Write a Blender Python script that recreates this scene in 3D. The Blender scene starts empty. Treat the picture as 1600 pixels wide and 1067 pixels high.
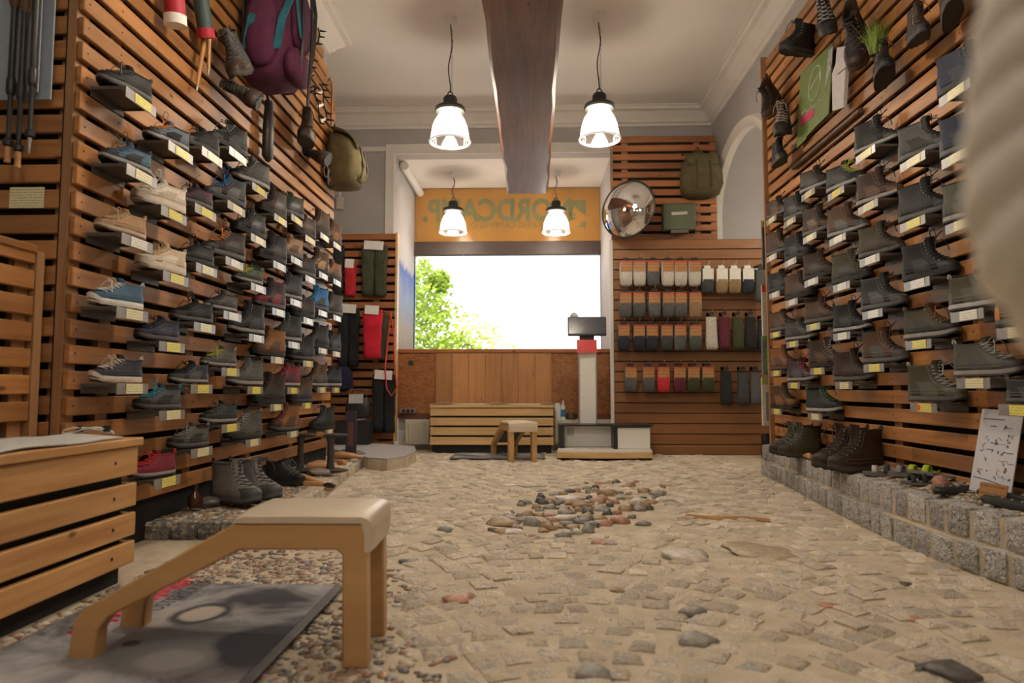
import bpy, math, random
from mathutils import Vector, Matrix, noise
R = math.radians
SC = bpy.context.scene
C = SC.collection
random.seed(11)

# ---------------------------------------------------------------- camera
CH, YAW, PITCH, F = 0.64, R(1.72), math.atan((606 - 533.5) / 1067.0), 1067.0
cam_d = bpy.data.cameras.new('camera')
cam = bpy.data.objects.new('camera', cam_d)
C.objects.link(cam)
cam.location = (0, 0, CH)
cam.rotation_euler = (math.pi / 2 + PITCH, 0, YAW)
cam_d.sensor_width = 36.0
cam_d.lens = 36.0 * F / 1600.0
cam_d.clip_start = 0.02
cam_d.dof.use_dof = True
cam_d.dof.focus_distance = 3.8
cam_d.dof.aperture_fstop = 2.7
SC.camera = cam
# ---------------------------------------------------------------- world, view
SC.view_settings.view_transform = 'Standard'
SC.view_settings.look = 'None'
SC.view_settings.gamma = 1.0
SC.view_settings.use_curve_mapping = False
SC.view_settings.exposure = -0.1
W = bpy.data.worlds.new('world')
SC.world = W
W.use_nodes = True
bg = W.node_tree.nodes['Background']
bg.inputs[0].default_value = (0.93, 0.97, 1.0, 1)
bg.inputs[1].default_value = 3.4
sun_d = bpy.data.lights.new('sun', 'SUN')
sun_d.energy = 4.0
sun_d.angle = R(2)
sun = bpy.data.objects.new('sun', sun_d)
C.objects.link(sun)
sun.rotation_euler = (R(42), R(0), R(20))
LAMP_W, LAMP_COL = 35.0, (1.0, 0.86, 0.69)

# ---------------------------------------------------------------- photo helpers (pixel -> point on a known plane)
def ray(px, py):
    u, v = (px - 800) / F, (533.5 - py) / F
    f = math.cos(PITCH) - v * math.sin(PITCH)
    z = math.sin(PITCH) + v * math.cos(PITCH)
    c, s = math.cos(YAW), math.sin(YAW)
    return Vector((u * c - f * s, u * s + f * c, z))
def at(px, py, Y):
    d = ray(px, py)
    return Vector((0, 0, CH)) + d * (Y / d.y)
def ax(px, py, X):
    d = ray(px, py)
    return Vector((0, 0, CH)) + d * (X / d.x)
def fl(px, py, z=0.0):
    d = ray(px, py)
    return Vector((0, 0, CH)) + d * ((z - CH) / d.z)

# ---------------------------------------------------------------- mesh helpers
class MB:
    def __init__(s):
        s.v, s.f = [], []
    def add(s, vs, fs):
        o = len(s.v)
        s.v += [tuple(p) for p in vs]
        s.f += [tuple(i + o for i in f) for f in fs]
        return s
    def box(s, c, d, m=None):
        x, y, z = d[0] / 2, d[1] / 2, d[2] / 2
        vs = [Vector((a * x, b * y, e * z)) for e in (-1, 1) for b in (-1, 1) for a in (-1, 1)]
        if m is not None:
            vs = [m @ p for p in vs]
        vs = [p + Vector(c) for p in vs]
        return s.add(vs, [(0, 2, 3, 1), (4, 5, 7, 6), (0, 1, 5, 4), (2, 6, 7, 3), (0, 4, 6, 2), (1, 3, 7, 5)])
    def bx(s, x0, x1, y0, y1, z0, z1):
        return s.box(((x0 + x1) / 2, (y0 + y1) / 2, (z0 + z1) / 2), (abs(x1 - x0), abs(y1 - y0), abs(z1 - z0)))
    def loft(s, rings, closed=True, cap0=True, cap1=True, loop=False):
        n = len(rings[0]); m = len(rings)
        vs = [p for r in rings for p in r]
        fs = []
        for k in range(m if loop else m - 1):
            k2 = (k + 1) % m
            for i in range(n if closed else n - 1):
                j = (i + 1) % n
                fs.append((k * n + i, k * n + j, k2 * n + j, k2 * n + i))
        if closed and not loop:
            if cap0: fs.append(tuple(range(n - 1, -1, -1)))
            if cap1: fs.append(tuple((m - 1) * n + i for i in range(n)))
        return s.add(vs, fs)
    def tube(s, pts, r, n=6, loop=False):
        pts = [Vector(p) for p in pts]
        rs = r if isinstance(r, (list, tuple)) else [r] * len(pts)
        rings = []
        up = None
        for i, p in enumerate(pts):
            a = pts[i - 1] if (i > 0 or loop) else p
            b = pts[(i + 1) % len(pts)] if (i < len(pts) - 1 or loop) else p
            t = (b - a)
            t = t.normalized() if t.length > 1e-9 else Vector((0, 0, 1))
            if up is None:
                up = Vector((0, 0, 1)) if abs(t.z) < 0.9 else Vector((1, 0, 0))
            q = t.cross(up)
            if q.length < 1e-6:
                q = t.cross(Vector((1, 0.3, 0)))
            q.normalize()
            up = q.cross(t).normalized()
            rings.append([p + (q * math.cos(2 * math.pi * k / n) + up * math.sin(2 * math.pi * k / n)) * rs[i] for k in range(n)])
        return s.loft(rings, loop=loop)
    def lathe(s, prof, n=24, c=(0, 0, 0), cap0=False, cap1=False):
        rings = [[Vector((c[0] + r * math.cos(2 * math.pi * k / n), c[1] + r * math.sin(2 * math.pi * k / n), c[2] + z)) for k in range(n)] for r, z in prof]
        return s.loft(rings, cap0=cap0, cap1=cap1)
    def prism(s, pts, d):
        d = Vector(d); pts = [Vector(p) for p in pts]; n = len(pts)
        fs = [tuple(range(n - 1, -1, -1)), tuple(range(n, 2 * n))]
        fs += [(i, (i + 1) % n, n + (i + 1) % n, n + i) for i in range(n)]
        return s.add(pts + [p + d for p in pts], fs)
    def ell(s, c, r, nu=14, nv=8, m=None, sq=1.0):
        rings = []
        sg = lambda a, e: math.copysign(abs(a) ** e, a)
        for k in range(nv + 1):
            ph = -math.pi / 2 + math.pi * k / nv
            ph = max(-1.5, min(1.5, ph))
            ring = []
            for i in range(nu):
                th = 2 * math.pi * i / nu
                p = Vector((r[0] * sg(math.cos(th), sq) * sg(math.cos(ph), sq), r[1] * sg(math.sin(th), sq) * sg(math.cos(ph), sq), r[2] * sg(math.sin(ph), sq)))
                ring.append((m @ p if m is not None else p) + Vector(c))
            rings.append(ring)
        return s.loft(rings)
    def xf(s, m):
        s.v = [tuple(m @ Vector(p)) for p in s.v]
        return s
    def mesh(s, name, smooth=None):
        me = bpy.data.meshes.new(name)
        me.from_pydata(s.v, [], s.f)
        me.validate()
        import bmesh
        b = bmesh.new(); b.from_mesh(me)
        bmesh.ops.recalc_face_normals(b, faces=b.faces)
        b.to_mesh(me); b.free()
        if smooth:
            me.polygons.foreach_set('use_smooth', [True] * len(me.polygons))
            if smooth < 170:
                me.set_sharp_from_angle(angle=R(smooth))
        return me
    def build(s, name, mat, parent=None, smooth=None, bevel=0, seg=1):
        return place(name, s.mesh(name, smooth), mat, parent, bevel=bevel, seg=seg)
def place(name, me, mat, parent=None, loc=None, rot=None, scale=None, bevel=0, seg=1):
    o = bpy.data.objects.new(name, me)
    C.objects.link(o)
    if len(me.materials) == 0:
        me.materials.append(mat)
    elif mat is not None and me.materials[0] != mat:
        o.material_slots[0].link = 'OBJECT'
        o.material_slots[0].material = mat
    if parent is not None: o.parent = parent
    if loc is not None: o.location = loc
    if rot is not None: o.rotation_euler = rot
    if scale is not None: o.scale = scale if not isinstance(scale, (int, float)) else (scale,) * 3
    if bevel:
        b = o.modifiers.new('bevel', 'BEVEL'); b.width = bevel; b.segments = seg; b.limit_method = 'ANGLE'; b.angle_limit = R(40)
    return o
def tag(o, label=None, cat=None, group=None, kind=None):
    if label: o['label'] = label
    if cat: o['category'] = cat
    if group: o['group'] = group
    if kind: o['kind'] = kind
    return o
def thing(name, label, cat, loc=(0, 0, 0), rot=(0, 0, 0), group=None, scale=1.0):
    o = bpy.data.objects.new(name, None)
    C.objects.link(o)
    o.empty_display_size = 0.05
    o.location = loc
    o.rotation_euler = rot if isinstance(rot, (tuple, list)) else (0, 0, rot)
    o.scale = (scale,) * 3 if isinstance(scale, (int, float)) else scale
    return tag(o, label, cat, group)
def struct(o, label, cat='wall'):
    return tag(o, label, cat, kind='structure')
def rz(a): return Matrix.Rotation(a, 3, 'Z')
def ry(a): return Matrix.Rotation(a, 3, 'Y')
def rx(a): return Matrix.Rotation(a, 3, 'X')
def txt(s, size, mat, parent, m4, name='lettering', ext=0.001, align='CENTER', bold=0.0):
    cu = bpy.data.curves.new('text', 'FONT')
    cu.body = s; cu.size = size; cu.align_x = align; cu.align_y = 'CENTER'; cu.extrude = ext; cu.offset = bold
    cu.resolution_u = 3
    t = bpy.data.objects.new('text', cu)
    C.objects.link(t)
    me = bpy.data.meshes.new_from_object(t)
    bpy.data.objects.remove(t)
    me.transform(m4)
    me.materials.clear()
    return place(name, me, mat, parent)

# ---------------------------------------------------------------- materials
def nt(name):
    m = bpy.data.materials.new(name); m.use_nodes = True
    t = m.node_tree
    return m, t, t.nodes['Principled BSDF'], t.nodes, t.links
def c4(c): return (c[0], c[1], c[2], 1)
def ramp(N, stops, interp='LINEAR'):
    r = N.new('ShaderNodeValToRGB'); r.color_ramp.interpolation = interp
    e = r.color_ramp.elements
    while len(e) < len(stops): e.new(0.5)
    for q, (p, c) in zip(e, stops): q.position = p; q.color = c4(c)
    return r
def coords(N, L, scale=(1, 1, 1), rnd=False):
    tc = N.new('ShaderNodeTexCoord'); mp = N.new('ShaderNodeMapping')
    L.new(tc.outputs['Object'], mp.inputs['Vector']); mp.inputs['Scale'].default_value = scale
    if rnd:
        oi = N.new('ShaderNodeObjectInfo'); k = N.new('ShaderNodeMath'); k.operation = 'MULTIPLY'; k.inputs[1].default_value = 37.0
        L.new(oi.outputs['Random'], k.inputs[0]); L.new(k.outputs[0], mp.inputs['Location'])
    return mp
def noise_n(N, L, vec, scale, detail=4, rough=0.55, dist=0.0):
    n = N.new('ShaderNodeTexNoise')
    n.inputs['Scale'].default_value = scale; n.inputs['Detail'].default_value = detail
    n.inputs['Roughness'].default_value = rough; n.inputs['Distortion'].default_value = dist
    L.new(vec.outputs[0], n.inputs['Vector']); return n
def bump(N, L, b, src, strength, dist=0.004):
    q = N.new('ShaderNodeBump'); q.inputs['Strength'].default_value = strength; q.inputs['Distance'].default_value = dist
    L.new(src, q.inputs['Height']); L.new(q.outputs[0], b.inputs['Normal'])
_cache = {}
def plain(col, rough=0.6, metal=0.0, var=0.12, scale=40, bmp=0.15, name=None, spec=0.5, rnd=False):
    key = (tuple(round(c, 3) for c in col), rough, metal, var, scale, bmp, name, rnd)
    if key in _cache: return _cache[key]
    m, t, b, N, L = nt(name or 'surface')
    mp = coords(N, L, rnd=rnd)
    n = noise_n(N, L, mp, scale)
    r = ramp(N, [(0.3, [c * (1 - var) for c in col]), (0.7, [min(1, c * (1 + var)) for c in col])])
    L.new(n.outputs['Fac'], r.inputs[0]); L.new(r.outputs[0], b.inputs['Base Color'])
    b.inputs['Roughness'].default_value = rough; b.inputs['Metallic'].default_value = metal
    b.inputs['Specular IOR Level'].default_value = spec
    if bmp: bump(N, L, b, n.outputs['Fac'], bmp, 0.002)
    _cache[key] = m
    return m
def wood(name, c1, c2, axis=1, rough=0.5, grain=1.0, vari=0.35, knots=True):
    m, t, b, N, L = nt(name)
    sc = [26, 26, 26]; sc[axis] = 1.6
    mp = coords(N, L, [q * grain for q in sc], rnd=True)
    n = noise_n(N, L, mp, 1.0, 6, 0.6, 0.6)
    r = ramp(N, [(0.25, c1), (0.5, [(a + q) / 2 for a, q in zip(c1, c2)]), (0.78, c2)])
    L.new(n.outputs['Fac'], r.inputs[0])
    # board to board variation and slow patches
    mp2 = coords(N, L, (3, 3, 3), rnd=True)
    n2 = noise_n(N, L, mp2, 1.0, 2)
    oi = N.new('ShaderNodeObjectInfo')
    ad = N.new('ShaderNodeMath'); ad.operation = 'ADD'
    L.new(oi.outputs['Random'], ad.inputs[0]); L.new(n2.outputs['Fac'], ad.inputs[1])
    mr = N.new('ShaderNodeMapRange'); mr.inputs[1].default_value = 0.3; mr.inputs[2].default_value = 1.7
    mr.inputs[3].default_value = 1 - vari; mr.inputs[4].default_value = 1 + vari
    L.new(ad.outputs[0], mr.inputs[0])
    hv = N.new('ShaderNodeHueSaturation'); L.new(r.outputs[0], hv.inputs['Color']); L.new(mr.outputs[0], hv.inputs['Value'])
    last = hv.outputs[0]
    if knots:
        ks = [5.0, 5.0, 5.0]; ks[axis] = 2.6
        mk = coords(N, L, ks, rnd=True)
        vo = N.new('ShaderNodeTexVoronoi'); vo.inputs['Scale'].default_value = 1.6
        L.new(mk.outputs[0], vo.inputs['Vector'])
        kr = ramp(N, [(0.03, (1, 1, 1)), (0.1, (0, 0, 0))])
        L.new(vo.outputs['Distance'], kr.inputs[0])
        mx = N.new('ShaderNodeMixRGB'); L.new(kr.outputs[0], mx.inputs[0]); L.new(last, mx.inputs[1])
        mx.inputs[2].default_value = c4([q * 0.35 for q in c1]); last = mx.outputs[0]
    L.new(last, b.inputs['Base Color'])
    b.inputs['Roughness'].default_value = rough
    bump(N, L, b, n.outputs['Fac'], 0.12, 0.002)
    return m
def glow(name, col, s):
    m, t, b, N, L = nt(name)
    b.inputs['Base Color'].default_value = c4(col); b.inputs['Emission Color'].default_value = c4(col); b.inputs['Emission Strength'].default_value = s
    return m
M = {}
M['slat'] = wood('larch_slat', (0.22, 0.086, 0.025), (0.49, 0.23, 0.075), 1, 0.45)
M['slatx'] = wood('larch_slat_cross', (0.25, 0.10, 0.03), (0.50, 0.24, 0.085), 0, 0.5)
M['batten'] = wood('batten_wood', (0.22, 0.11, 0.045), (0.40, 0.22, 0.1), 2, 0.6)
M['redslat'] = wood('red_cedar_slat', (0.22, 0.075, 0.022), (0.42, 0.16, 0.05), 0, 0.5)
M['pine'] = wood('pine_board', (0.42, 0.2, 0.065), (0.70, 0.42, 0.17), 1, 0.42, vari=0.15)
M['pinex'] = wood('pine_board_cross', (0.55, 0.33, 0.13), (0.78, 0.55, 0.28), 0, 0.42, vari=0.15)
M['cedar'] = wood('cedar_panel', (0.36, 0.16, 0.06), (0.56, 0.28, 0.11), 2, 0.5, vari=0.22)
M['beech'] = wood('beech_stool', (0.45, 0.255, 0.10), (0.57, 0.35, 0.155), 0, 0.35, 0.6, 0.06, knots=False)
M['beam'] = wood('old_beam', (0.06, 0.02, 0.008), (0.20, 0.075, 0.03), 1, 0.5, 0.7, 0.2)
M['last'] = wood('shoe_last_wood', (0.36, 0.17, 0.06), (0.55, 0.3, 0.12), 0, 0.4, 1, 0.2, knots=False)
M['stick'] = wood('walking_stick_wood', (0.30, 0.14, 0.05), (0.48, 0.25, 0.1), 2, 0.4, 1, 0.15, knots=False)
M['slatwall'] = wood('slatwall_veneer', (0.165, 0.068, 0.022), (0.25, 0.108, 0.036), 0, 0.45, 0.7, 0.08, knots=False)
M['black'] = plain((0.008, 0.008, 0.008), 0.8, name='black_backing')
M['blackp'] = plain((0.02, 0.02, 0.022), 0.4, name='black_plastic')
M['blackm'] = plain((0.02, 0.022, 0.022), 0.45, name='black_enamel')
M['steel'] = plain((0.35, 0.34, 0.33), 0.38, 0.6, name='bracket_steel')
M['chrome'] = plain((0.75, 0.75, 0.75), 0.15, 1.0, bmp=0, name='chrome')
M['white'] = plain((0.75, 0.74, 0.71), 0.6, name='white_paint', bmp=0.05, var=0.03)
M['card'] = plain((0.8, 0.79, 0.76), 0.7, name='white_card', bmp=0, var=0.03)
M['wallg'] = plain((0.44, 0.42, 0.42), 0.85, name='grey_wall_paint', var=0.05, scale=3, bmp=0.05)
M['ceil'] = plain((0.80, 0.78, 0.74), 0.9, name='ceiling_paint', var=0.02, scale=2, bmp=0.05)
M['trim'] = plain((0.80, 0.77, 0.72), 0.6, name='cornice_plaster', var=0.03, scale=6, bmp=0.05)
M['darkframe'] = plain((0.045, 0.025, 0.02), 0.5, name='dark_brown_frame')
M['cream'] = plain((0.62, 0.53, 0.41), 0.32, name='cream_leather', var=0.04, scale=60, bmp=0.08)
M['felt'] = plain((0.5, 0.5, 0.49), 0.95, name='grey_felt', var=0.15, scale=160, bmp=0.5)
M['lead'] = plain((0.12, 0.12, 0.12), 0.6, name='dark_rubber')
def granite(name, a, b_, speck=260, sand=0.5, sandc=(0.50, 0.40, 0.27), big=22, bd=0.006):
    m, t, b, N, L = nt(name)
    mp = coords(N, L, rnd=True)
    n = noise_n(N, L, mp, speck, 2, 0.7)
    r = ramp(N, [(0.34, [q * 0.5 for q in a]), (0.46, a), (0.64, b_)])
    L.new(n.outputs['Fac'], r.inputs[0])
    n2 = noise_n(N, L, mp, big, 5)
    r2 = ramp(N, [(0.62 - sand * 0.35, (0, 0, 0)), (0.8 - sand * 0.3, (1, 1, 1))]); L.new(n2.outputs['Fac'], r2.inputs[0])
    mx = N.new('ShaderNodeMixRGB'); L.new(r2.outputs[0], mx.inputs[0]); L.new(r.outputs[0], mx.inputs[1]); mx.inputs[2].default_value = c4(sandc)
    oi = N.new('ShaderNodeObjectInfo'); ge = N.new('ShaderNodeNewGeometry')
    ad = N.new('ShaderNodeMath'); ad.operation = 'ADD'; L.new(oi.outputs['Random'], ad.inputs[0]); L.new(ge.outputs['Random Per Island'], ad.inputs[1])
    fr = N.new('ShaderNodeMath'); fr.operation = 'FRACT'; L.new(ad.outputs[0], fr.inputs[0])
    mr = N.new('ShaderNodeMapRange'); mr.inputs[3].default_value = 0.75; mr.inputs[4].default_value = 1.2; L.new(fr.outputs[0], mr.inputs[0])
    hv = N.new('ShaderNodeHueSaturation'); L.new(mx.outputs[0], hv.inputs['Color']); L.new(mr.outputs[0], hv.inputs['Value'])
    L.new(hv.outputs[0], b.inputs['Base Color']); b.inputs['Roughness'].default_value = 0.75
    bump(N, L, b, n2.outputs['Fac'], 0.7, bd)
    return m
SANDC = (0.60, 0.51, 0.38)
M['sett'] = granite('sett_granite', (0.50, 0.47, 0.43), (0.74, 0.70, 0.64), 15, 0.8, SANDC, 2.6, 0.05)
M['settf'] = granite('sett_granite_far', (0.50, 0.47, 0.43), (0.74, 0.70, 0.64), 200, 0.8, SANDC, 34, 0.006)
M['block'] = granite('kerb_granite', (0.38, 0.37, 0.36), (0.62, 0.61, 0.59), 16, 0.12, SANDC, 3.0, 0.06)
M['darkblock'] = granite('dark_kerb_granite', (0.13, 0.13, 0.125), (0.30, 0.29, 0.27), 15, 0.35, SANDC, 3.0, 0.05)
def sandmat():
    m, t, b, N, L = nt('sandy_mortar')
    mp = coords(N, L)
    n = noise_n(N, L, mp, 9, 8, 0.65); n2 = noise_n(N, L, mp, 320, 3, 0.7)
    r = ramp(N, [(0.3, (0.47, 0.39, 0.275)), (0.5, (0.60, 0.51, 0.38)), (0.72, (0.72, 0.64, 0.50))])
    L.new(n.outputs['Fac'], r.inputs[0])
    r2 = ramp(N, [(0.3, (0.55, 0.55, 0.55)), (0.6, (1.1, 1.1, 1.1))]); L.new(n2.outputs['Fac'], r2.inputs[0])
    mx = N.new('ShaderNodeMixRGB'); mx.blend_type = 'MULTIPLY'; mx.inputs[0].default_value = 0.7
    L.new(r.outputs[0], mx.inputs[1]); L.new(r2.outputs[0], mx.inputs[2]); L.new(mx.outputs[0], b.inputs['Base Color'])
    b.inputs['Roughness'].default_value = 0.8
    ad = N.new('ShaderNodeMath'); ad.operation = 'MULTIPLY_ADD'; ad.inputs[1].default_value = 0.25
    L.new(n2.outputs['Fac'], ad.inputs[0]); L.new(n.outputs['Fac'], ad.inputs[2])
    bump(N, L, b, ad.outputs[0], 0.7, 0.012)
    return m
M['sand'] = sandmat()
def pebblemat():
    m, t, b, N, L = nt('river_pebble')
    oi = N.new('ShaderNodeObjectInfo'); ge = N.new('ShaderNodeNewGeometry')
    ad = N.new('ShaderNodeMath'); ad.operation = 'ADD'; L.new(oi.outputs['Random'], ad.inputs[0]); L.new(ge.outputs['Random Per Island'], ad.inputs[1])
    fr = N.new('ShaderNodeMath'); fr.operation = 'FRACT'; L.new(ad.outputs[0], fr.inputs[0])
    r = ramp(N, [(0, (0.30, 0.23, 0.17)), (0.15, (0.2, 0.19, 0.18)), (0.27, (0.42, 0.36, 0.28)), (0.4, (0.36, 0.2, 0.14)), (0.52, (0.55, 0.46, 0.34)), (0.64, (0.24, 0.22, 0.2)), (0.76, (0.45, 0.3, 0.2)), (0.88, (0.6, 0.55, 0.48))], 'CONSTANT')
    L.new(fr.outputs[0], r.inputs[0])
    mp = coords(N, L, rnd=True); n = noise_n(N, L, mp, 5, 4)
    r2 = ramp(N, [(0.3, (0.6, 0.6, 0.6)), (0.7, (1.15, 1.15, 1.15))]); L.new(n.outputs['Fac'], r2.inputs[0])
    mx = N.new('ShaderNodeMixRGB'); mx.blend_type = 'MULTIPLY'; mx.inputs[0].default_value = 0.8
    L.new(r.outputs[0], mx.inputs[1]); L.new(r2.outputs[0], mx.inputs[2]); L.new(mx.outputs[0], b.inputs['Base Color'])
    b.inputs['Roughness'].default_value = 0.38
    return m
M['pebble'] = pebblemat()
def osb():
    m, t, b, N, L = nt('osb_board')
    mp = coords(N, L, (14, 14, 40)); vo = N.new('ShaderNodeTexVoronoi'); vo.inputs['Scale'].default_value = 2.2; L.new(mp.outputs[0], vo.inputs['Vector'])
    r = ramp(N, [(0, (0.18, 0.065, 0.018)), (0.5, (0.32, 0.12, 0.035)), (1, (0.42, 0.19, 0.06))]); L.new(vo.outputs['Color'], r.inputs[0])
    L.new(r.outputs[0], b.inputs['Base Color']); b.inputs['Roughness'].default_value = 0.4
    return m
M['osb'] = osb()
def cardmat(name, col, ink=(0.25, 0.22, 0.10), sc=105):
    """price card: flat print, rows of small dark lettering on coloured stock"""
    m, t, b, N, L = nt(name)
    tc = N.new('ShaderNodeTexCoord'); sp = N.new('ShaderNodeSeparateXYZ'); L.new(tc.outputs['Object'], sp.inputs[0])
    mu = N.new('ShaderNodeMath'); mu.operation = 'MULTIPLY'; mu.inputs[1].default_value = sc; L.new(sp.outputs[2], mu.inputs[0])
    fr = N.new('ShaderNodeMath'); fr.operation = 'FRACT'; L.new(mu.outputs[0], fr.inputs[0])
    gt = N.new('ShaderNodeMath'); gt.operation = 'GREATER_THAN'; gt.inputs[1].default_value = 0.80; L.new(fr.outputs[0], gt.inputs[0])
    mp = coords(N, L, (1, 1, 1), rnd=True); n = noise_n(N, L, mp, 190, 1)
    g2 = N.new('ShaderNodeMath'); g2.operation = 'GREATER_THAN'; g2.inputs[1].default_value = 0.47; L.new(n.outputs['Fac'], g2.inputs[0])
    mm = N.new('ShaderNodeMath'); mm.operation = 'MULTIPLY'; L.new(gt.outputs[0], mm.inputs[0]); L.new(g2.outputs[0], mm.inputs[1])
    mx = N.new('ShaderNodeMixRGB'); L.new(mm.outputs[0], mx.inputs[0]); mx.inputs[1].default_value = c4(col); mx.inputs[2].default_value = c4(ink)
    L.new(mx.outputs[0], b.inputs['Base Color']); b.inputs['Roughness'].default_value = 0.3
    return m
M['cy'] = cardmat('yellow_price_card', (0.80, 0.72, 0.16))
M['cp'] = cardmat('pale_price_card', (0.80, 0.76, 0.48))
M['cw'] = cardmat('white_price_card', (0.80, 0.79, 0.72))
M['kraft'] = cardmat('kraft_sock_card', (0.38, 0.20, 0.085), (0.2, 0.06, 0.025), 38)
M['sheet'] = cardmat('printed_sheet', (0.72, 0.72, 0.76), (0.12, 0.13, 0.16), 42)
M['redsign'] = cardmat('red_notice', (0.62, 0.03, 0.02), (0.16, 0.01, 0.01), 55)
def leather(col, rough=0.6, worn=False):
    if max(col) < 0.14: col = [c * 0.62 for c in col]
    return plain(col, rough, var=0.28 if worn else 0.16, scale=26 if worn else 70, bmp=0.35, name='shoe_material', rnd=True, spec=0.3)
def window_glass():
    m, t, b, N, L = nt('window_glass')
    tr = N.new('ShaderNodeBsdfTransparent'); gl = N.new('ShaderNodeBsdfGlossy'); gl.inputs['Roughness'].default_value = 0.02
    fz = N.new('ShaderNodeFresnel'); fz.inputs['IOR'].default_value = 1.45
    mx = N.new('ShaderNodeMixShader'); L.new(fz.outputs[0], mx.inputs[0]); L.new(tr.outputs[0], mx.inputs[1]); L.new(gl.outputs[0], mx.inputs[2])
    L.new(mx.outputs[0], N['Material Output'].inputs[0]); return m
M['glass'] = window_glass()
def shade_glass():
    m, t, b, N, L = nt('ribbed_lamp_glass')
    tr = N.new('ShaderNodeBsdfTransparent'); tl = N.new('ShaderNodeBsdfTranslucent'); gl = N.new('ShaderNodeBsdfGlossy')
    tr.inputs[0].default_value = (1, 1, 1, 1); tl.inputs[0].default_value = (0.95, 0.95, 0.93, 1); gl.inputs['Roughness'].default_value = 0.08
    m1 = N.new('ShaderNodeMixShader'); m1.inputs[0].default_value = 0.6; L.new(tr.outputs[0], m1.inputs[1]); L.new(tl.outputs[0], m1.inputs[2])
    fz = N.new('ShaderNodeFresnel'); fz.inputs['IOR'].default_value = 1.45
    m2 = N.new('ShaderNodeMixShader'); L.new(fz.outputs[0], m2.inputs[0]); L.new(m1.outputs[0], m2.inputs[1]); L.new(gl.outputs[0], m2.inputs[2])
    L.new(m2.outputs[0], N['Material Output'].inputs[0]); return m
M['shade'] = shade_glass()
M['bulb'] = glow('lamp_bulb', (1.0, 0.9, 0.74), 22.0)

# ================================================================= ROOM SHELL
XL, XR = -1.61, 1.81              # faces of the two slat walls
YL0, YL1 = 2.325, 5.42            # left slat wall from / to
YR0, YR1 = 1.6, 5.2               # right slat wall from / to
YB = 7.1                          # back wall
YW = 8.35                         # shop window plane
ZC = 3.57                         # ceiling
AX0, AX1, AZ = -1.46, 0.84, 3.12  # window alcove
WXR = 1.90                        # right wall plane
LWX = -1.69                       # left wall behind slats
YN = -2.6                         # wall behind the camera

floor = MB().bx(-3.2, 3.3, YN, YW, -0.1, 0).build('floor', M['sand'])
struct(floor, 'sandy mortar shop floor set with granite setts and river stones', 'floor')
o = MB().bx(-3.2, 3.3, YN, YB + 0.2, ZC, ZC + 0.1).build('ceiling', M['ceil']); struct(o, 'white plaster ceiling above the shop floor', 'ceiling')
o = MB().bx(LWX - 0.2, LWX, YL0 + 0.08, YL1, 0, ZC).build('wall_left', M['wallg']); struct(o, 'wall behind the left shoe display slats')
o = MB().bx(-2.8, -2.7, YN, YL0 + 0.05, 0, ZC).bx(-2.7, LWX - 0.2, YL0 + 0.08, YL0 + 0.18, 0, ZC).build('wall_left_front', M['wallg']); struct(o, 'grey wall left of the slatted bench')
o = MB().bx(-2.6, -2.5, YL1 - 0.1, YB, 0, ZC).bx(-2.5, LWX - 0.2, YL1 - 0.1, YL1, 0, ZC).build('wall_left_recess', M['wallg']); struct(o, 'grey wall of the recess behind the left slats')
o = MB().bx(-3.2, 3.0, YN - 0.1, YN, 0, ZC).build('wall_front', M['wallg']); struct(o, 'grey wall behind the viewpoint')
# back wall with alcove opening
o = MB().bx(-2.6, AX0, YB, YB + 0.15, 0, ZC).bx(AX1, 3.3, YB, YB + 0.15, 0, ZC).bx(AX0, AX1, YB, YB + 0.15, AZ, ZC).build('wall_back', M['wallg']); struct(o, 'grey back wall around the window alcove')
o = MB().bx(AX0, AX1, YB + 0.15, YW + 0.1, AZ, AZ + 0.1).build('ceiling_alcove', M['ceil']); struct(o, 'lower white ceiling of the window alcove', 'ceiling')
def muralmat():
    m, t, b, N, L = nt('sky_mural')
    tc = N.new('ShaderNodeTexCoord'); sp = N.new('ShaderNodeSeparateXYZ'); L.new(tc.outputs['Object'], sp.inputs[0])
    n = noise_n(N, L, coords(N, L, (1, 1.5, 1)), 2.2, 4)
    ad = N.new('ShaderNodeMath'); ad.operation = 'MULTIPLY_ADD'; ad.inputs[1].default_value = 0.5; L.new(n.outputs['Fac'], ad.inputs[0]); L.new(sp.outputs[2], ad.inputs[2])
    mr = N.new('ShaderNodeMapRange'); mr.inputs[1].default_value = 1.2; mr.inputs[2].default_value = 2.5; L.new(ad.outputs[0], mr.inputs[0])
    r = ramp(N, [(0, (0.3, 0.26, 0.15)), (0.25, (0.36, 0.34, 0.28)), (0.5, (0.25, 0.33, 0.5)), (0.82, (0.05, 0.11, 0.42)), (0.88, (0.42, 0.41, 0.42))])
    L.new(mr.outputs[0], r.inputs[0]); L.new(r.outputs[0], b.inputs['Base Color']); b.inputs['Roughness'].default_value = 0.7
    return m
o = MB().bx(AX0 - 0.1, AX0, YB + 0.15, YW + 0.1, 0, AZ).build('wall_alcove_left', muralmat()); struct(o, 'alcove side wall painted with a blue sky mural')
o = MB().bx(AX1, AX1 + 0.1, YB + 0.15, YW + 0.1, 0, AZ).build('wall_alcove_right', M['wallg']); struct(o, 'grey alcove side wall beside the sock display')
o = MB().bx(AX0 - 0.1, AX0, YB - 0.03, YB, 1.9, AZ + 0.11).bx(AX0, AX1 + 0.3, YB - 0.03, YB, AZ, AZ + 0.11).build('trim_1', M['trim'], bevel=0.006); struct(o, 'white painted frame around the window alcove', 'trim')
o = MB().bx(-2.4, AX0 - 0.1, YB - 0.02, YB, AZ + 0.04, AZ + 0.09).build('trim_2', M['trim'], bevel=0.004); struct(o, 'thin white rail on the grey back wall', 'trim')
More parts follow.
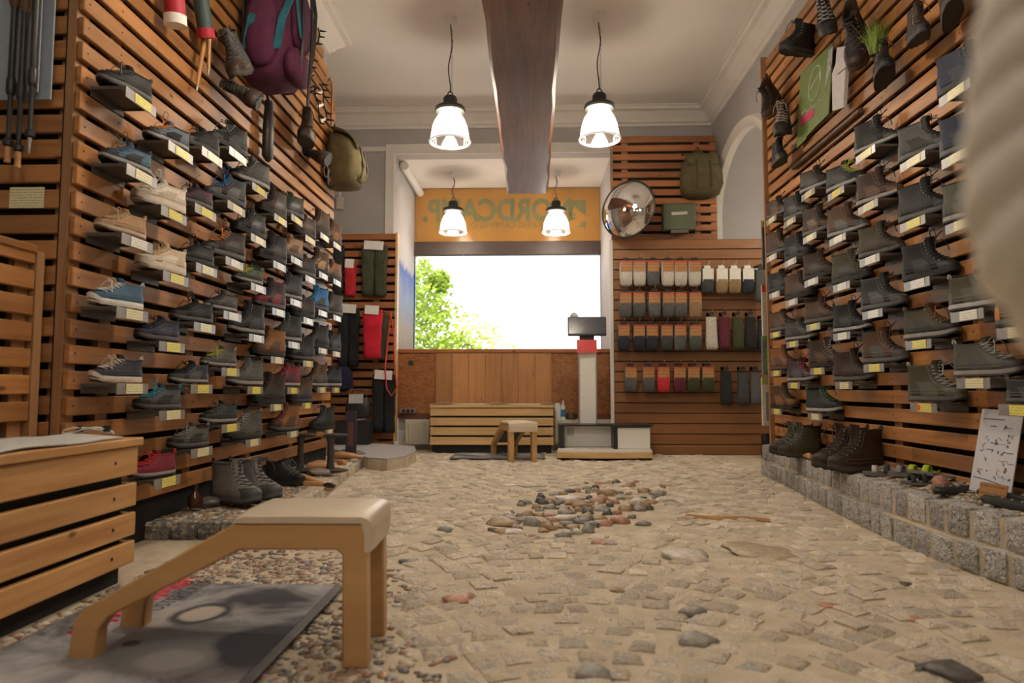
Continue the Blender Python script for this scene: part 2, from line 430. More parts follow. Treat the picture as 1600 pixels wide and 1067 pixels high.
o = MB().tube([(AX0 + 0.06, YB + 0.2, AZ - 0.05), (AX0 + 0.06, YW, AZ - 0.05)], 0.05, 10).build('ventilation_pipe', M['white'], smooth=60)
tag(o, 'white round pipe along the alcove ceiling edge', 'pipe')
# right wall with arch
NSEG = 20
ay0, ay1, az = 5.32, 6.95, 2.36
ac, ar = (ay0 + ay1) / 2, (ay1 - ay0) / 2
mb = MB()
mb.bx(WXR, WXR + 0.05, YN, ay0, 0, ZC).bx(WXR, WXR + 0.05, ay1, YB, 0, ZC)
top = [(ac - ar * math.cos(math.pi * k / NSEG), az + 0.72 * ar * math.sin(math.pi * k / NSEG)) for k in range(NSEG + 1)]
for (y0, z0), (y1, z1) in zip(top, top[1:]):
    mb.prism([(WXR, y0, z0), (WXR, y1, z1), (WXR, y1, ZC), (WXR, y0, ZC)], (0.05, 0, 0))
o = mb.build('wall_right', M['wallg']); struct(o, 'grey right wall with a tall round arch')
mb = MB()
prof = [(ay1, 0.3)] + [(y, z) for y, z in reversed(top)] + [(ay0, 0.3)]
inner = prof
def off(p, d):
    y, z = p
    if z <= az: return (y + (d if y > ac else -d), z)
    v = Vector((y - ac, (z - az) / 0.72)).normalized()
    return (y + v.x * d, z + v.y * d)
rings = [[Vector((WXR - t, *off(p, d))) for d, t in ((-0.004, -0.045), (-0.004, 0.02), (0.03, 0.045), (0.08, 0.045), (0.1, 0.0))] for p in prof]
mb.loft(rings, closed=False)
o = mb.build('trim_3', M['trim'], smooth=50); struct(o, 'white moulding around the arch', 'trim')
o = MB().bx(3.2, 3.3, 4.6, YB, 0, ZC).bx(WXR + 0.05, 3.2, 4.6, 4.7, 0, ZC).build('wall_passage', M['trim']); struct(o, 'pale grey wall of the passage beyond the arch')
# cornices
def cornice(path, flip):
    pr = [(0.0, -0.17), (0.02, -0.17), (0.025, -0.15), (0.05, -0.135), (0.06, -0.11), (0.1, -0.075), (0.12, -0.05), (0.16, -0.04), (0.165, -0.012), (0.19, -0.012), (0.19, 0.0)]
    rings = []
    for (x, y, nx, ny) in path:
        rings.append([Vector((x + nx * a, y + ny * a, ZC + z)) for a, z in pr])
    return MB().loft(rings, closed=False)
o = cornice([(-2.5, YB, 0, -1), (WXR, YB, -1, -1), (WXR, YN, -1, 0)], 0).build('trim_4', M['trim'], smooth=35); struct(o, 'white plaster cornice along back and right walls', 'trim')
o = cornice([(LWX, YL0, 1, 0), (LWX, YL1, 1, 1), (-2.3, YL1, 0, 1)], 0).build('trim_5', M['trim'], smooth=35); struct(o, 'white plaster cornice above the left slats', 'trim')
# beam
bb = thing('ceiling_beam', 'dark old timber beam running along under the ceiling', 'beam')
mb = MB()
bdir = 0.0
rings = []
for k in range(24):
    y = 0.6 + (6.95 - 0.6) * k / 23
    cx = at(824, 300, 6.95).x + 0.003 * math.sin(k * 1.3)
    w = 0.212 + 0.003 * math.sin(k * 2.1)
    z = 2.64 + 0.004 * math.sin(k * 1.7)
    ch = 0.022 + 0.008 * math.sin(k * 2.9)
    rings.append([Vector((cx + a, y, b_)) for a, b_ in ((-w + ch, z), (w - ch, z), (w, z + ch), (w, z + 0.38), (-w, z + 0.38), (-w, z + ch))])
mb.loft(rings)
mb.build('timber', M['beam'], bb, smooth=25)
for y in (1.2, 6.6):
    for s in (-1, 1):
        MB().tube([(cx + s * 0.19, y, 3.0), (cx + s * 0.19, y, ZC)], 0.012, 8).build('hanger_rod', M['blackm'], bb, smooth=60)
# ---------------------------------------------------------------- window
win = struct(bpy.data.objects.new('window_1', None), 'large shop window with dark brown frame', 'window'); C.objects.link(win)
wt = at(800, 287, YW).z; ws1 = at(800, 378, YW).z; ws0 = at(800, 399, YW).z; wx0 = at(641, 400, YW).x; wx1 = at(943, 400, YW).x
cz = at(800, 545, YB).z          # counter top
wb = cz - 0.02
mb = MB().bx(AX0, wx0, YW - 0.03, YW + 0.05, wb, wt + 0.05).bx(wx1, AX1, YW - 0.03, YW + 0.05, wb, wt + 0.05).bx(AX0, AX1, YW - 0.03, YW + 0.05, wt - 0.02, AZ)
mb.bx(wx0, wx1, YW - 0.04, YW + 0.05, wb - 0.05, wb + 0.01)
mb.build('window_frame', M['darkframe'], win, bevel=0.004)
MB().bx(wx0, wx1, YW - 0.05, YW + 0.05, ws1, ws0 + 0.0).build('transom', M['darkframe'], win, bevel=0.006)
MB().bx(wx0, wx1, YW, YW + 0.012, wb, ws0).build('pane', M['glass'], win)
for px in (642.5, 941.5):
    x = at(px, 450, YW).x
    MB().tube([(x, YW - 0.03, wb), (x, YW - 0.03, ws0)], 0.008, 6).build('guide_rail', M['darkframe'], win)
def signmat(name, col, tl):
    m, t, b, N, L = nt(name)
    n = noise_n(N, L, coords(N, L), 2.0, 3)
    r = ramp(N, [(0.3, [q * 0.85 for q in col]), (0.7, [q * 1.1 for q in col])]); L.new(n.outputs['Fac'], r.inputs[0]); L.new(r.outputs[0], b.inputs['Base Color'])
    b.inputs['Roughness'].default_value = 0.12
    t2 = N.new('ShaderNodeBsdfTranslucent'); L.new(r.outputs[0], t2.inputs[0])
    mx = N.new('ShaderNodeMixShader'); mx.inputs[0].default_value = tl; L.new(b.outputs[0], mx.inputs[1]); L.new(t2.outputs[0], mx.inputs[2])
    L.new(mx.outputs[0], N['Material Output'].inputs[0]); return m
sg = thing('shop_sign', 'orange shop sign with mirrored green lettering above the window', 'sign')
MB().bx(wx0, wx1, YW - 0.005, YW + 0.003, ws1, wt).build('sign_panel', signmat('orange_sign_film', (0.44, 0.225, 0.065), 0.12), sg)
gm = signmat('green_sign_film', (0.21, 0.205, 0.10), 0.12)
sc_ = YW / F
def mir(px, py): 
    p = at(px, py, YW - 0.008)
    return Matrix.Translation(p) @ Matrix(((-1, 0, 0, 0), (0, 0, -1, 0), (0, 1, 0, 0), (0, 0, 0, 1)))
txt('NORDCAMP.', 0.38, gm, sg, mir(777, 330) @ Matrix.Diagonal((0.84, 1, 1, 1)), bold=0.013)
txt('TREKKING CAMPING OUTDOOR', 0.10, gm, sg, mir(775, 352) @ Matrix.Diagonal((1.0, 1, 1, 1)))
mb = MB()
for poly in ([(888, 313), (915, 313), (915, 336), (906, 330), (898, 322), (893, 333), (888, 326)], [(915, 345), (915, 355), (902, 355), (908, 348)], [(886, 334), (897, 331), (899, 342), (889, 346)]):
    mb.prism([at(a, b_, YW - 0.007) for a, b_ in poly], (0, -0.002, 0))
mb.build('logo', gm, sg)
# outside: street, facade, trees
o = MB().bx(-30, 30, YW + 0.3, 60, -0.25, -0.15).build('street_ground', plain((0.4, 0.39, 0.37), 0.9, name='street_paving')); struct(o, 'sunlit paving of the street outside', 'street')
fac = thing('far_building', 'pale overexposed building across the street with small windows', 'building', (0, 34, 0))
MB().bx(-18, 22, 0, 4, -0.2, 16).build('facade', plain((0.85, 0.85, 0.84), 0.9, name='pale_facade', bmp=0, var=0.02), fac)
wm = MB().bx(-0.5, 0.5, -0.03, 0.05, -0.7, 0.7).mesh('window')
wmt = plain((0.62, 0.68, 0.75), 0.4, name='far_window_glass', bmp=0)
for i in range(11):
    for j in range(4):
        place('window', wm, wmt, fac, (-14 + i * 3.1, 0, 2.3 + j * 3.4))
def leafmat(name, c):
    m, t, b, N, L = nt(name)
    ge = N.new('ShaderNodeNewGeometry')
    r = ramp(N, [(0, [q * 0.65 for q in c]), (1, [min(1, q * 1.25) for q in c])]); L.new(ge.outputs['Random Per Island'], r.inputs[0])
    d = N.new('ShaderNodeBsdfDiffuse'); tl = N.new('ShaderNodeBsdfTranslucent'); L.new(r.outputs[0], d.inputs[0]); L.new(r.outputs[0], tl.inputs[0])
    mx = N.new('ShaderNodeMixShader'); mx.inputs[0].default_value = 0.4; L.new(d.outputs[0], mx.inputs[1]); L.new(tl.outputs[0], mx.inputs[2]); L.new(mx.outputs[0], N['Material Output'].inputs[0]); return m
def tree(label, base, blobs, n, ls, c):
    t = thing('street_tree', label, 'tree', base, group='trees outside the window')
    MB().tube([(0, 0, -0.2), (0.1, 0, 0.5), (0, 0.1, 1.1)], [0.12, 0.09, 0.05], 8).build('trunk', plain((0.2, 0.14, 0.1), 0.9, name='bark'), t, smooth=60)
    rnd = random.Random(len(label)); mb = MB()
    for k in range(n):
        bx, by, bz, br = rnd.choice(blobs)
        while True:
            p = Vector((rnd.uniform(-1, 1), rnd.uniform(-1, 1), rnd.uniform(-1, 1)))
            if p.length < 1: break
        p = Vector((bx, by, bz)) + p * br
        a = Vector((rnd.uniform(-1, 1), rnd.uniform(-1, 1), rnd.uniform(-0.6, 0.6))).normalized() * ls * rnd.uniform(0.6, 1.3)
        q = a.orthogonal().normalized() * ls * 0.6
        mb.add([p, p + a * 0.5 + q * 0.6, p + a, p + a * 0.5 - q * 0.6], [(0, 1, 2, 3)])
    tag(mb.build('foliage', leafmat('spring_leaf', c), t), kind='stuff')
tree('bright green street tree filling the left of the window', (-2.9, 14.5, 0), [(0.5, 0, 2.6, 0.7), (0.8, 0, 1.8, 0.8), (0.3, 0.3, 3.1, 0.5), (0.3, 0, 1.1, 0.7), (1.3, 0.2, 1.2, 0.6), (0.5, 0, 2.2, 0.8), (0.2, 0, 2.0, 0.9), (0.9, 0, 2.9, 0.25)], 2900, 0.14, (0.36, 0.47, 0.07))
tree('pale sunlit bush at the middle of the window', (-0.5, 17.5, -0.2), [(-0.4, 0, 1.5, 0.8), (-1.0, 0, 2.2, 0.6), (0.8, 0.2, 1.3, 0.6), (1.6, 0, 1.1, 0.5), (-1.6, 0, 1.6, 0.7), (0.2, 0, 1.2, 0.4)], 1300, 0.14, (0.55, 0.60, 0.2))
# ================================================================= PENDANT LAMPS
lamp_parts = None
def pendant(label, x, y, zb, ztop, power=LAMP_W):
    t = thing('pendant_lamp', label, 'lamp', (x, y, zb), group='industrial pendant lamps')
    L_ = ztop - zb
    MB().lathe([(0.0, L_), (0.05, L_), (0.05, L_ - 0.03), (0.02, L_ - 0.055), (0.0, L_ - 0.055)], 16).build('ceiling_rose', M['white'], t, smooth=40)
    n = 14
    pts = [(0.018 * math.sin(k / n * math.pi * 2.2) * math.sin(math.pi * k / n), 0.006 * math.sin(k * 1.1), L_ - 0.05 - (L_ - 0.05 - 0.42) * k / n) for k in range(n + 1)]
    MB().tube(pts, 0.005, 6).build('cable', M['blackp'], t, smooth=60)
    mb = MB(); nl = int((L_ - 0.47) / 0.028)
    for k in range(nl):
        zc_ = 0.42 + 0.028 * k
        e = [Vector((0.012 + 0.007 * math.cos(a) * (k % 2), 0.007 * math.cos(a) * (1 - k % 2), zc_ + 0.017 * math.sin(a))) for a in [i * math.pi / 3 for i in range(6)]]
        mb.tube(e, 0.0016, 3, loop=True)
    tag(mb.build('chain', M['steel'], t), kind='stuff')
    ring = [(0.02 * math.cos(a), 0, 0.405 + 0.022 * math.sin(a)) for a in [i * math.pi / 5 for i in range(10)]]
    MB().tube(ring, 0.005, 6, loop=True).build('hook', M['blackm'], t, smooth=60)
    MB().lathe([(0.0, 0.385), (0.045, 0.385), (0.055, 0.37), (0.055, 0.325), (0.075, 0.315), (0.115, 0.295), (0.12, 0.275), (0.112, 0.262), (0.085, 0.262), (0.075, 0.27), (0.0, 0.27)], 28).build('housing', M['blackm'], t, smooth=40)
    n = 60
    pr = [(0.068, 0.27), (0.09, 0.235), (0.118, 0.19), (0.138, 0.135), (0.149, 0.07), (0.153, 0.03)]
    rings = [[Vector((r * (1 + 0.006 * (-1) ** k) * math.cos(2 * math.pi * k / n), r * (1 + 0.006 * (-1) ** k) * math.sin(2 * math.pi * k / n), z)) for k in range(n)] for r, z in pr]
    sh = MB().loft(rings, cap0=False, cap1=False).build('glass_shade', M['shade'], t, smooth=170)
    MB().tube([(0.157 * math.cos(2 * math.pi * k / 36), 0.157 * math.sin(2 * math.pi * k / 36), 0.022) for k in range(36)], 0.009, 8, loop=True).build('shade_rim', M['rimglass'], sh, smooth=60)
    MB().ell((0, 0, 0.19), (0.042, 0.042, 0.055), 16, 10).build('bulb', M['bulb'], t, smooth=170)
    ld = bpy.data.lights.new('lamp_light', 'POINT'); ld.energy = power; ld.color = LAMP_COL; ld.shadow_soft_size = 0.07
    lo = bpy.data.objects.new('lamp_light', ld); C.objects.link(lo); lo.parent = t; lo.location = (0, 0, 0.045)
M['rimglass'] = glow('lamp_glass_rim', (0.9, 0.88, 0.84), 0.45)
p = at(703, 226, 5.22); pendant('glass pendant lamp left of the timber beam, larger front pair', p.x, p.y, p.z, ZC)
p = at(937, 222, 5.22); pendant('glass pendant lamp right of the timber beam, larger front pair', p.x, p.y, p.z, ZC)
p = at(708, 366, 7.72); pendant('glass pendant lamp before the left part of the shop sign', p.x, p.y, p.z, AZ, LAMP_W * 0.55)
p = at(869, 366, 7.72); pendant('glass pendant lamp before the right part of the shop sign', p.x, p.y, p.z, AZ, LAMP_W * 0.55)
pendant('unseen pendant lamp added to brighten the passage beyond the arch', 2.75, 5.7, 2.48, ZC, LAMP_W * 0.8)  # extra lamp out of view, added to brighten the passage
for y in (2.65, 0.1):
    for x, s in ((-0.62, 'left'), (0.55, 'right')):
        pendant('glass pendant lamp over the %s of the shop %s' % (s, 'floor' if y > 1 else 'entrance'), x, y, 2.48, ZC, LAMP_W * (1.05 if y > 1 else 0.85))

# ================================================================= SLAT WALLS
P = 0.091; SH = 0.066; ST = 0.022
def slat_rack(name, label, x, out, y0, y1, zc0, k0, k1, joints, bats, bx_=None):
    """boards along Y; out=+1 faces +X"""
    t = thing(name, label, 'display wall', (x, 0, 0))
    cache = {}
    nails = MB()
    for k in range(k0, k1 + 1):
        z = zc0 + k * P
        cuts = [y0, y1] if (k % 3 == 0 or not joints) else [y0, joints[k % len(joints)] + 0.04 * ((k * 7) % 3), y1]
        for a, b_ in zip(cuts, cuts[1:]):
            ln = round(b_ - a - 0.002, 3)
            if ln not in cache: cache[ln] = MB().box((-out * ST / 2, 0, 0), (ST, ln, SH)).mesh('slat')
            place('slat', cache[ln], M['slat'], t, (0, (a + b_) / 2, z), (R(random.uniform(-0.05, 0.05)), 0, 0), bevel=0.003)
        for y in bats:
            nails.ell((out * 0.0005, y, z + random.uniform(-.004, .004)), (0.002, 0.004, 0.004), 6, 4)
    tag(nails.build('nail_heads', M['blackm'], t), kind='stuff')
    bm_ = MB().box((-out * (ST + 0.016), 0, (zc0 + k0 * P + zc0 + k1 * P) / 2), (0.03, 0.07, (k1 - k0) * P + SH)).mesh('batten')
    for y in bats:
        place('batten', bm_, M['batten'], t, (0, y, 0))
    MB().bx(-out * 0.056, -out * 0.062, y0, y1, zc0 + k0 * P - 0.03, zc0 + k1 * P + 0.03).build('backing_panel', M['black'], t)
    return t
ZL, ZR = 0.667, 0.504
lrack = slat_rack('slat_display_wall', 'orange-brown slatted wooden wall covered in shoes on the left', XL, 1, YL0, YL1, ZL, -5, 25, [3.1, 3.75, 4.4], [YL0 + 0.03, 2.55, 3.2, 3.9, 4.6, 5.3])
rrack = slat_rack('slat_display_wall', 'orange-brown slatted wooden wall covered in boots on the right', XR, -1, YR0, YR1, ZR, -3, 29, [2.5, 3.3, 4.2], [2.2, 2.85, 3.5, 4.15, 4.8])
MB().bx(-0.03, 0.075, YR1, YR1 + 0.025, ZR - 3 * P - 0.04, ZR + 29 * P + 0.06).build('end_post', M['batten'], rrack)
MB().bx(-0.05, -0.03, YL0 + 0.05, YL1, 0.0, ZL - 5 * P).build('shade_strip', M['black'], lrack)  # black strip standing in for the shadow gap below the slats
MB().bx(0.03, 0.05, YR0, YR1, 0.2, ZR - 3 * P).build('shade_strip', M['black'], rrack)  # same painted shade under the right slats
# upper short boards of the left wall stop before its far end
for k in range(26, 30):
    y1 = YL1 - 0.1 - 0.12 * (k - 26)
    MB().bx(-ST, 0, YL0, y1, ZL + k * P - SH / 2, ZL + k * P + SH / 2).build('slat', M['slat'], lrack, bevel=0.003)
MB().bx(-0.062, -0.056, YL0, YL1 - 0.5, ZL + 25 * P, ZL + 30 * P).build('backing_panel', M['black'], lrack)
# cross panel facing the viewer
t = thing('slat_panel', 'slatted wooden end panel with poles and boards hanging on it', 'display wall', (0, YL0, 0))
me = MB().box((0, 0.011, 0), (1.0, ST, SH)).mesh('slat')
for k in range(-5, 19):
    place('slat', me, M['slatx'], t, (XL - ST - 0.004 - 0.5, 0, ZL + k * P + 0.004), bevel=0.003)
bm_ = MB().box((0, ST + 0.016, 1.3), (0.06, 0.03, 2.5)).mesh('batten')
for x in (XL - 0.06, XL - 0.5, XL - 0.95): place('batten', bm_, M['batten'], t, (x, 0, 0))
MB().bx(XL - 1.05, XL - 0.03, 0.056, 0.06, 0.1, 2.6).build('backing_panel', M['black'], t)
MB().box((0, -0.002, 0), (0.125, 0.002, 0.075)).build('price_card', M['cp'], t).location = (at(43, 309, YL0).x, -0.001, at(43, 309, YL0).z)

# ================================================================= SHOES
NA = 24
def sgn(a, e): return math.copysign(abs(a) ** e, a)
def ring_pts(L_, z, xb, xf, w, kind_wide=1.0, spring=True, zmod=0.0):
    xm, a = (xb + xf) / 2 * L_, (xf - xb) / 2 * L_
    out = []
    for i in range(NA):
        th = 2 * math.pi * i / NA
        x = xm + a * sgn(math.cos(th), 0.82)
        xn = x / L_
        hw = w * (0.74 + 0.26 * min(1, max(0, (xn - 0.12) / 0.5)) - 0.06 * math.exp(-((xn - 0.42) / 0.13) ** 2))
        y = hw * sgn(math.sin(th), 0.78) + 0.006 * math.sin(xn * 3.1) * (1 if spring else 0)
        zz = z + zmod * math.cos(2 * th)
        if spring: zz += 0.020 * max(0, (xn - 0.72) / 0.28) ** 2 * max(0, 1 - (z / 0.12))
        out.append(Vector((x - L_ / 2, y, zz)))
    return out
def shoe_meshes(kind):
    L_ = 0.285 if kind != 'runner' else 0.29
    st = {'low': 0.028, 'runner': 0.040, 'mid': 0.031, 'boot': 0.034, 'canvas': 0.030}[kind]
    if kind in ('low', 'runner', 'canvas'):
        lv = [(0, .012, .985, .047), (.015, .0, .985, .048), (.028, .0, .955, .046), (.036, .003, .885, .043), (.044, .007, .79, .041), (.053, .010, .70, .039), (.063, .010, .615, .036), (.073, .006, .54, .034), (.081, 0.0, .475, .033)]
        zm = 0.005
    elif kind == 'mid':
        lv = [(0, .012, .985, .049), (.016, .0, .985, .050), (.031, .0, .95, .048), (.042, .003, .875, .045), (.054, .006, .78, .042), (.067, .01, .67, .039), (.079, .014, .60, .037), (.092, .014, .55, .036), (.104, .008, .52, .036), (.112, .002, .50, .036)]
        zm = 0.005
    else:
        lv = [(0, .012, .985, .051), (.018, .0, .985, .052), (.035, .0, .95, .050), (.048, .003, .875, .047), (.063, .006, .76, .044), (.077, .01, .685, .041), (.093, .016, .62, .039), (.112, .018, .575, .038), (.13, .012, .56, .039), (.146, .004, .555, .040), (.156, 0.0, .55, .040)]
        zm = 0.004
    m = {}
    rings = [ring_pts(L_, st - 0.004 + z, xb, xf, w, zmod=zm * (k / len(lv)) ** 2) for k, (z, xb, xf, w) in enumerate(lv)]
    up = MB().loft(rings, cap0=True, cap1=False)
    m['upper'] = up.mesh('upper', 170)
    top = rings[-1]; cen = sum(top, Vector()) / NA
    def shr(f, dz): return [cen + Vector(((p - cen).x * f, (p - cen).y * f, (p - cen).z)) + Vector((0, 0, dz)) for p in top]
    m['lining'] = MB().loft([top, shr(1.03, 0.004), shr(0.97, 0.008), shr(0.86, 0.004), shr(0.78, -0.025), shr(0.75, -0.045)], cap0=False).mesh('lining', 60)
    def patch(k0, k1, i0, i1, d):
        mb = MB(); rr = []
        for k in range(k0, k1 + 1):
            c_ = sum(rings[k], Vector()) / NA
            row = []
            for i in range(i0, i1 + 1):
                p = rings[k][i % NA]; v = Vector((p.x - c_.x, p.y - c_.y, 0)); v = v.normalized() if v.length else v
                row.append(p + v * d + Vector((0, 0, d * 0.5)))
            rr.append(row)
        mb.loft(rr, closed=False)
        return mb
    tall = kind in ('boot', 'mid')
    m['toe_cap'] = patch(0, 2 if not tall else 3, -4, 4, 0.0022).mesh('toe_cap', 170)
    m['heel_counter'] = patch(0, 4 if tall else 3, 9, 15, 0.0022).mesh('heel_counter', 170)
    sp = patch(0, 5, 5, 7, 0.0022); s2 = patch(0, 5, -7, -5, 0.0022); sp.add(s2.v, s2.f)
    m['side_panel'] = sp.mesh('side_panel', 170)
    # sole
    def so(z, g, xi=0.0): return ring_pts(L_, z, -0.005 + xi, 0.995 - xi, 0.051 * g)
    if kind in ('low', 'mid', 'boot'):
        lug = so(0.0, 0.97, 0.008)
        for i in range(0, NA, 2): lug[i].z += 0.006
        m['outsole'] = MB().loft([lug, so(0.006, 1.01), so(0.014, 1.0)]).mesh('outsole', 25)
        m['midsole'] = MB().loft([so(0.0138, 1.0), so(0.02, 1.03), so(st, 1.01)]).mesh('midsole', 50)
    else:
        lug = so(0.0, 0.98, 0.006)
        for i in range(0, NA, 2): lug[i].z += 0.005
        m['outsole'] = MB().loft([lug, so(0.005, 1.02), so(0.009, 1.02)]).mesh('outsole', 25)
        mid = [so(0.0088, 1.02), so(0.014, 1.07), so(0.024, 1.05), so(st, 1.03)]
        if kind == 'canvas' or kind == 'runner':
            for r in mid:
                for i in (-2, -1, 0, 1, 2): r[i].z += 0.010 * (1 - abs(i) / 4.0) * (r[0].z / st)
        m['midsole'] = MB().loft(mid).mesh('midsole', 60)
    # tongue
    k0 = 3; mb = MB(); rr = []
    for k in range(k0, len(rings)):
        r = rings[k]
        rr.append([r[j] + Vector((0.002, 0, 0.003)) for j in (-3, -2, -1, 0, 1, 2, 3)])
    e = rr[-1]
    rr.append([p + Vector((0.004, 0, 0.014)) for p in e]); rr.append([p + Vector((0.009, p.y * -0.15, 0.026)) for p in e])
    rr.append([p + Vector((0.002, p.y * -0.2, 0.026)) for p in e]); rr.append([p + Vector((-0.008, 0, 0.0)) for p in e])
    mb.loft(rr, closed=False)
    m['tongue'] = mb.mesh('tongue', 60)
    # laces
    for style in (0, 1, 2):
        rnd = random.Random(style + 5); mb = MB()
        for k in range(k0, len(rings) - 1):
            a, b_ = rings[k], rings[k + 1]
            for s in (1, -1):
                p, q = a[s * 3] + Vector((0.004, 0, 0.005)), b_[-s * 3] + Vector((0.004, 0, 0.005))
                mid = (a[0] + b_[0]) / 2 + Vector((0.006, 0, 0.009))
                mb.tube([p, (p + mid * 1.0) / 2 + Vector((0, 0, 0.002)), mid, (q + mid) / 2 + Vector((0, 0, 0.002)), q], 0.0024, 4)
        tp = rings[-2][0] + Vector((0.012, 0, 0.012))
        amp = (0.032, 0.05, 0.04)[style]
        for s in (1, -1):
            lp = []
            for j in range(9):
                a = math.pi * 2 * j / 8
                lp.append(tp + Vector((0.012 * math.sin(a) + 0.010 * (1 - math.cos(a)) / 2, s * amp * 0.7 * (1 - math.cos(a)) / 2, amp * (0.5 if style != 1 else 1.1) * math.sin(a * 0.5) + 0.008 * math.sin(a))))
            mb.tube(lp, 0.0022, 4)
            mb.tube([tp, tp + Vector((0.02, s * 0.02, 0.008)), tp + Vector((0.034, s * 0.034, -0.014)), tp + Vector((0.036, s * 0.044, -0.05 if style != 2 else -0.03))], 0.0022, 4)
        m['laces%d' % style] = mb.mesh('laces', 60)
    sm_, ey = MB(), MB()
    for s in (1, -1):
        for kk, lo, hi in ((2, 3, 10), (1, 4, 11)):
            sm_.tube([rings[kk][s * i] * 1.0 + Vector((0, s * 0.0026, 0.001)) for i in range(lo, hi)], 0.0009, 3)
        ks = list(range(k0 + 1, len(rings)))
        sm_.tube([rings[k][s * 4] + Vector((0.001, s * 0.0022, 0.001)) for k in ks], 0.0010, 3)
        for k in range(k0, len(rings)):
            ey.ell(rings[k][s * 3] + Vector((0.002, s * 0.001, 0.003)), (0.0035, 0.0035, 0.0035), 6, 4)
    m['seams'] = sm_.mesh('seams', 60); m['eyelets'] = ey.mesh('eyelets', 170)
    # pull loop
    hp = top[NA // 2]
    m['pull_tab'] = MB().tube([hp + Vector((0.004, 0, 0.0)), hp + Vector((-0.006, 0, 0.010)), hp + Vector((-0.003, 0, 0.022)), hp + Vector((0.006, 0, 0.016)), hp + Vector((0.008, 0, 0.004))], [0.003, 0.005, 0.005, 0.004, 0.003], 5).mesh('pull_tab', 60)
    return m
SHOE = {k: shoe_meshes(k) for k in ('low', 'runner', 'mid', 'boot', 'canvas')}
COL = dict(black=(.018, .018, .02), coal=(.035, .036, .038), grey=(.10, .10, .10), lgrey=(.28, .27, .26), cream=(.62, .55, .47), beige=(.52, .40, .27), tan=(.33, .20, .11), brown=(.12, .06, .03), dbrown=(.055, .032, .022), rust=(.20, .085, .03), olive=(.085, .075, .045), green=(.06, .11, .055), dgreen=(.03, .048, .042), teal=(.02, .28, .38), navy=(.022, .03, .06), blue=(.05, .11, .18), royal=(.02, .13, .36), plum=(.09, .03, .05), wine=(.17, .015, .03), red=(.5, .03, .03), lime=(.42, .45, .08), white=(.7, .68, .64), orange=(.5, .2, .06), slate=(.10, .13, .17), sand=(.45, .38, .30), silver=(.4, .4, .4), greyg=(.12, .125, .10), dusk=(.05, .055, .075))
COL['ash'] = (.20, .19, .18)
def col(n): return COL[n]
def shoe(name, label, cat, kind, loc, rot, up, acc, sole, mid, lace, style=0, scale=1.0, group=None, worn=False, panel=True):
    t = thing(name, label, cat, loc, rot, group, scale)
    m = SHOE[kind]
    um, am = leather(col(up), 0.62, worn), leather(col(acc), 0.5, worn)
    sm, mm, lm = plain(col(sole), 0.7, name='outsole_rubber'), plain(col(mid), 0.65, name='midsole_foam'), plain(col(lace), 0.8, name='lace')
    upp = place('upper', m['upper'], um, t); place('lining', m['lining'], leather(col(acc), 0.9), upp)
    place('toe_cap', m['toe_cap'], am, t); place('heel_counter', m['heel_counter'], am, t)
    if panel: place('side_panel', m['side_panel'], am, t)
    place('outsole', m['outsole'], sm, t); place('midsole', m['midsole'], mm, t)
    place('tongue', m['tongue'], um, t); place('laces', m['laces%d' % style], lm, t); place('pull_tab', m['pull_tab'], lm, t)
    tag(place('seams', m['seams'], plain([min(1, q * 1.8 + 0.02) for q in col(acc)], 0.8, name='stitching'), upp), kind='stuff')
    tag(place('eyelets', m['eyelets'], M['steel'] if kind in ('boot', 'mid') else lm, upp), kind='stuff')
    return t
# bracket: local +x out of the wall, y along the wall
BW, BD, BH = 0.20, 0.13, 0.04
BM = {'shelf_plate': MB().bx(0, BD, -BW / 2, BW / 2, -0.003, 0).mesh('shelf_plate'),
      'front_plate': MB().bx(BD - 0.002, BD + 0.001, -BW / 2, BW / 2, -BH, 0.0).mesh('front_plate'),
      'side_plate': MB().prism([(0, -BW / 2, -0.012), (0, -BW / 2, -0.003), (BD, -BW / 2, -0.003), (BD, -BW / 2, -BH * 0.6), (BD - 0.02, -BW / 2, -0.012)], (0, 0.002, 0)).mesh('side_plate'),
      'side_plate2': MB().prism([(0, BW / 2 - 0.002, -0.012), (0, BW / 2 - 0.002, -0.003), (BD, BW / 2 - 0.002, -0.003), (BD, BW / 2 - 0.002, -BH * 0.6), (BD - 0.02, BW / 2 - 0.002, -0.012)], (0, 0.002, 0)).mesh('side_plate'),
      'hook_plate': MB().bx(-0.001, 0.002, -BW / 2, BW / 2, -BH * 0.9, -0.003).mesh('hook_plate'),
      'cardL': MB().box((BD + 0.0022, 0.008, -BH / 2 + 0.001), (0.0012, 0.105, BH * 0.92)).mesh('price_card'),
      'cardR': MB().box((BD + 0.0022, 0.012, -BH / 2 + 0.001), (0.0012, 0.105, BH * 0.92)).mesh('price_card')}
M['bdark'] = plain((0.11, 0.10, 0.09), 0.5, 0.3, name='bracket_dark')
DOT = MB().xf(Matrix.Identity(4)).lathe([(0, 0), (0.014, 0), (0.014, 0.0008), (0, 0.0008)], 14).xf(Matrix.Rotation(R(90), 4, 'Y')).mesh('round_sticker')
def bracket(label, side, y, z, card, dot=False):
    x = XL if side == 'left' else XR
    t = thing('shoe_bracket', label, 'shelf bracket', (x, y, z), 0 if side == 'left' else math.pi, 'shoe brackets on the %s slat wall' % side)
    for n in ('shelf_plate', 'side_plate', 'side_plate2', 'hook_plate'): place(n.replace('2', ''), BM[n], M['bdark'], t)
    fp = place('front_plate', BM['front_plate'], M['steel'], t)
    place('price_card', BM['cardL' if side == 'left' else 'cardR'], M[card], fp)
    if dot: place('round_sticker', DOT, plain((0.8, 0.1, 0.04), 0.5, name='red_sticker'), fp, (BD + 0.003, -0.03, -0.02))
